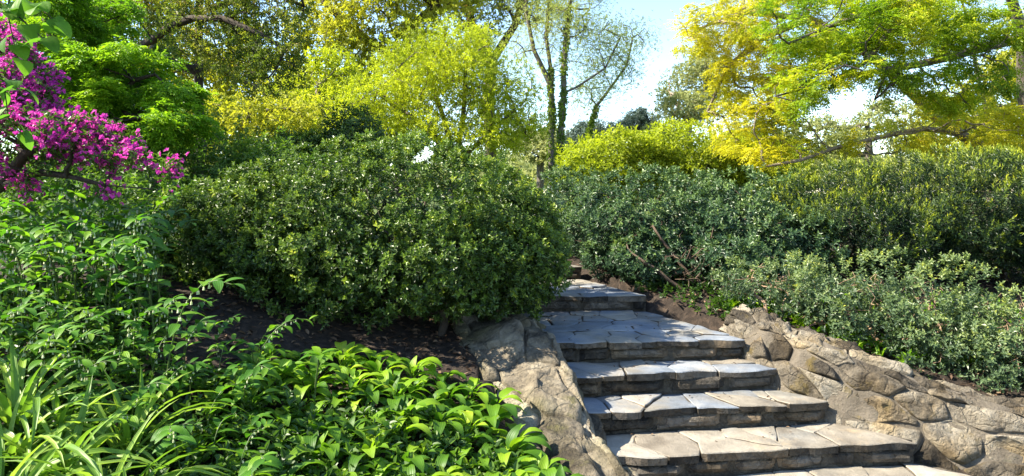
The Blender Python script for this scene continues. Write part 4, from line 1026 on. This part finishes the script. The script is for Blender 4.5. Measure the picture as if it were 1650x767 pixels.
# low ground cover in the gaps, and fallen leaves on the mulch
r = np.random.default_rng(111)
n = 5200; x = r.uniform(-3.6, .2, n); y = r.uniform(2.0, 4.9, n)
px = 825 + x / y * FP
keep = (px > -80) & (px < 860) & (y < np.where(px < 270, 4.9, 3.7)) & (x < .5 - .4 * (y - 3.0)) & (ground_z(x, y) > .2)
x, y = x[keep], y[keep]
mb = MB(); shoots(mb, np.stack([x, y, ground_z(x, y) + r.uniform(0, .09, len(x))], -1), r.normal(0, .4, (len(x), 3)) + np.array([0, 0, 1]), 5, .06, .03, 40, 85, .03, .3 + .3 * vnoise(np.stack([x * 4, y * 4, 0 * x], -1)), True, r=r)
tag(mb.build('ground_cover', M['green_mid'], kind='stuff'), 'low leafy ground cover filling the gaps between bed plants', 'ground cover')
n = 9000; x = r.uniform(-2.6, 5.2, n); y = r.uniform(3.4, 7.6, n); z = ground_z(x, y)
keep = (x < -.25 - .1 * (y - 4.5)) | (x > np.interp(y, [3.4, 4.6, 5.2, 5.7, 6.4, 7.6], [6, 3.2, 2.5, 2.1, 1.45, 1.0]))
x, y, z = x[keep], y[keep], z[keep]
D = r.normal(0, 1, (len(x), 3)) * np.array([1, 1, .25])
mb = MB(); leaf_cards(mb, np.stack([x, y, z + r.uniform(.004, .022, len(x))], -1), D, r.normal(0, .35, (len(x), 3)) + np.array([0, 0, 1]), r.uniform(.03, .065, len(x)), r.uniform(.015, .035, len(x)), .2, .2, .45, True)
tag(mb.build('leaf_litter', M['litter'], kind='stuff'), 'brown fallen leaves scattered over the mulch', 'leaf litter')
P = []
for si in range(1, 6):
    (L, Rr, zt), (L2, R2, _) = STEPS[si], STEPS[si + 1]
    L, Rr, L2, R2 = map(np.array, (L, Rr, L2, R2))
    for q in range(34 if si == 4 else 20):
        u, v = r.uniform(.08, .95), 1 - r.uniform(.06, .9) ** 2.2
        p = (L * (1 - u) + Rr * u) * (1 - v) + (L2 * (1 - u) + R2 * u) * v
        P.append((p[0], p[1], zt + .010))
P = np.array(P); D = r.normal(0, 1, P.shape) * np.array([1, 1, .12])
mb = MB(); leaf_cards(mb, P, D, r.normal(0, .2, P.shape) + np.array([0, 0, 1]), r.uniform(.012, .034, len(P)), r.uniform(.008, .018, len(P)), .2, .15, .6, True)
tag(mb.build('leaf_litter', M['litter'], kind='stuff'), 'small dry leaf crumbs lying on the stone treads', 'leaf litter')
n = 520; x = r.uniform(1.2, 2.3, n); y = r.uniform(5.75, 7.3, n); keep = x > np.interp(y, [5.75, 6.46, 7.4], [1.9, 1.38, .95]); x, y = x[keep], y[keep]
mb = MB(); shoots(mb, np.stack([x, y, ground_z(x, y) + r.uniform(0, .08, len(x))], -1), r.normal(0, .4, (len(x), 3)) + np.array([0, 0, 1]), 6, .05, .026, 35, 80, .04, .25 + .25 * vnoise(np.stack([x * 5, y * 5, 0 * x], -1)), True, r=r)
tag(mb.build('ground_cover', M['green_mid'], kind='stuff'), 'low dark green cover under the bare brown stems by the upper steps', 'ground cover')
# small weeds by the right wall and the bed behind it
n = 420; x = r.uniform(1.9, 4.6, n); y = r.uniform(4.9, 6.4, n); keep = (x > np.interp(y, [4.9, 5.2, 5.7, 6.4], [2.9, 2.5, 2.2, 1.6])); x, y = x[keep], y[keep]
mb = MB(); shoots(mb, np.stack([x, y, ground_z(x, y) + r.uniform(0, .06, len(x))], -1), r.normal(0, .3, (len(x), 3)) + np.array([0, 0, 1]), 6, .09, .035, 30, 75, .04, .5, True, r=r)
tag(mb.build('ground_cover', M['green_bright'], kind='stuff'), 'bright green weeds under the twiggy low shrub', 'ground cover')

# ------------------------------------------------------------------ redbud whose twigs hang in at the upper left corner
rb = np.array([-2.75, 2.7, gz(-2.75, 2.7) - .05])
t = thing('redbud_tree', 'heart-leaved redbud twigs hanging in front of the magenta azalea', 'tree', tuple(rb))
tw = [line((22, -60, 2.5), (12, 20, 2.5), (20, 60, 2.48), (28, 92, 2.46)), line((-40, -30, 2.55), (10, 10, 2.5), (45, 40, 2.46), (78, 70, 2.42)), line((-40, 110, 2.55), (-10, 130, 2.5), (8, 150, 2.48), (14, 190, 2.46), (22, 205, 2.45)), line((-40, 110, 2.55), (0, 120, 2.5), (35, 145, 2.46)), line((-40, -30, 2.55), (30, -5, 2.5), (60, 10, 2.45), (85, 30, 2.42))]
mw = MB(); main = [rb, rb + [.05, 0, .5], rb + [.15, -.03, 1.1], np.array([-2.35, 2.62, 2.2]), np.array([-2.05, 2.56, 2.65]), np.array([-1.7, 2.52, 3.0]), np.array([-1.2, 2.5, 3.2])]
tube(mw, np.array(main) - rb, [.05, .045, .04, .028, .018, .012, .005], 8)
tube(mw, np.array([main[3], at(-120, 140, 2.6), at(-40, 110, 2.55)]) - rb, [.014, .009, .005], 5)
tube(mw, np.array([main[4], at(-90, -20, 2.58), at(-40, -30, 2.55)]) - rb, [.014, .009, .005], 5)
tube(mw, np.array([main[5], at(20, -100, 2.5), at(22, -60, 2.5)]) - rb, [.010, .007, .004], 5)
for w in tw: tube(mw, np.array(w) - rb, np.linspace(.0042, .0016, len(w)), 4)
mw.build('trunk', M['bark_dark'], t, smooth_shade=True)
hr2 = random.Random(3)
for w in tw:
    w = np.array(w)
    for s in np.linspace(.25, 1, 7):
        f = s * (len(w) - 1.001); a = int(f); p = w[a] * (1 - f + a) + w[a + 1] * (f - a) - rb
        leaf_obj(t, hr2.choice(HEART), tuple(p), hr2.uniform(-2.6, .4), hr2.uniform(-.4, .2), hr2.uniform(-.6, .6), hr2.uniform(.75, 1.1))
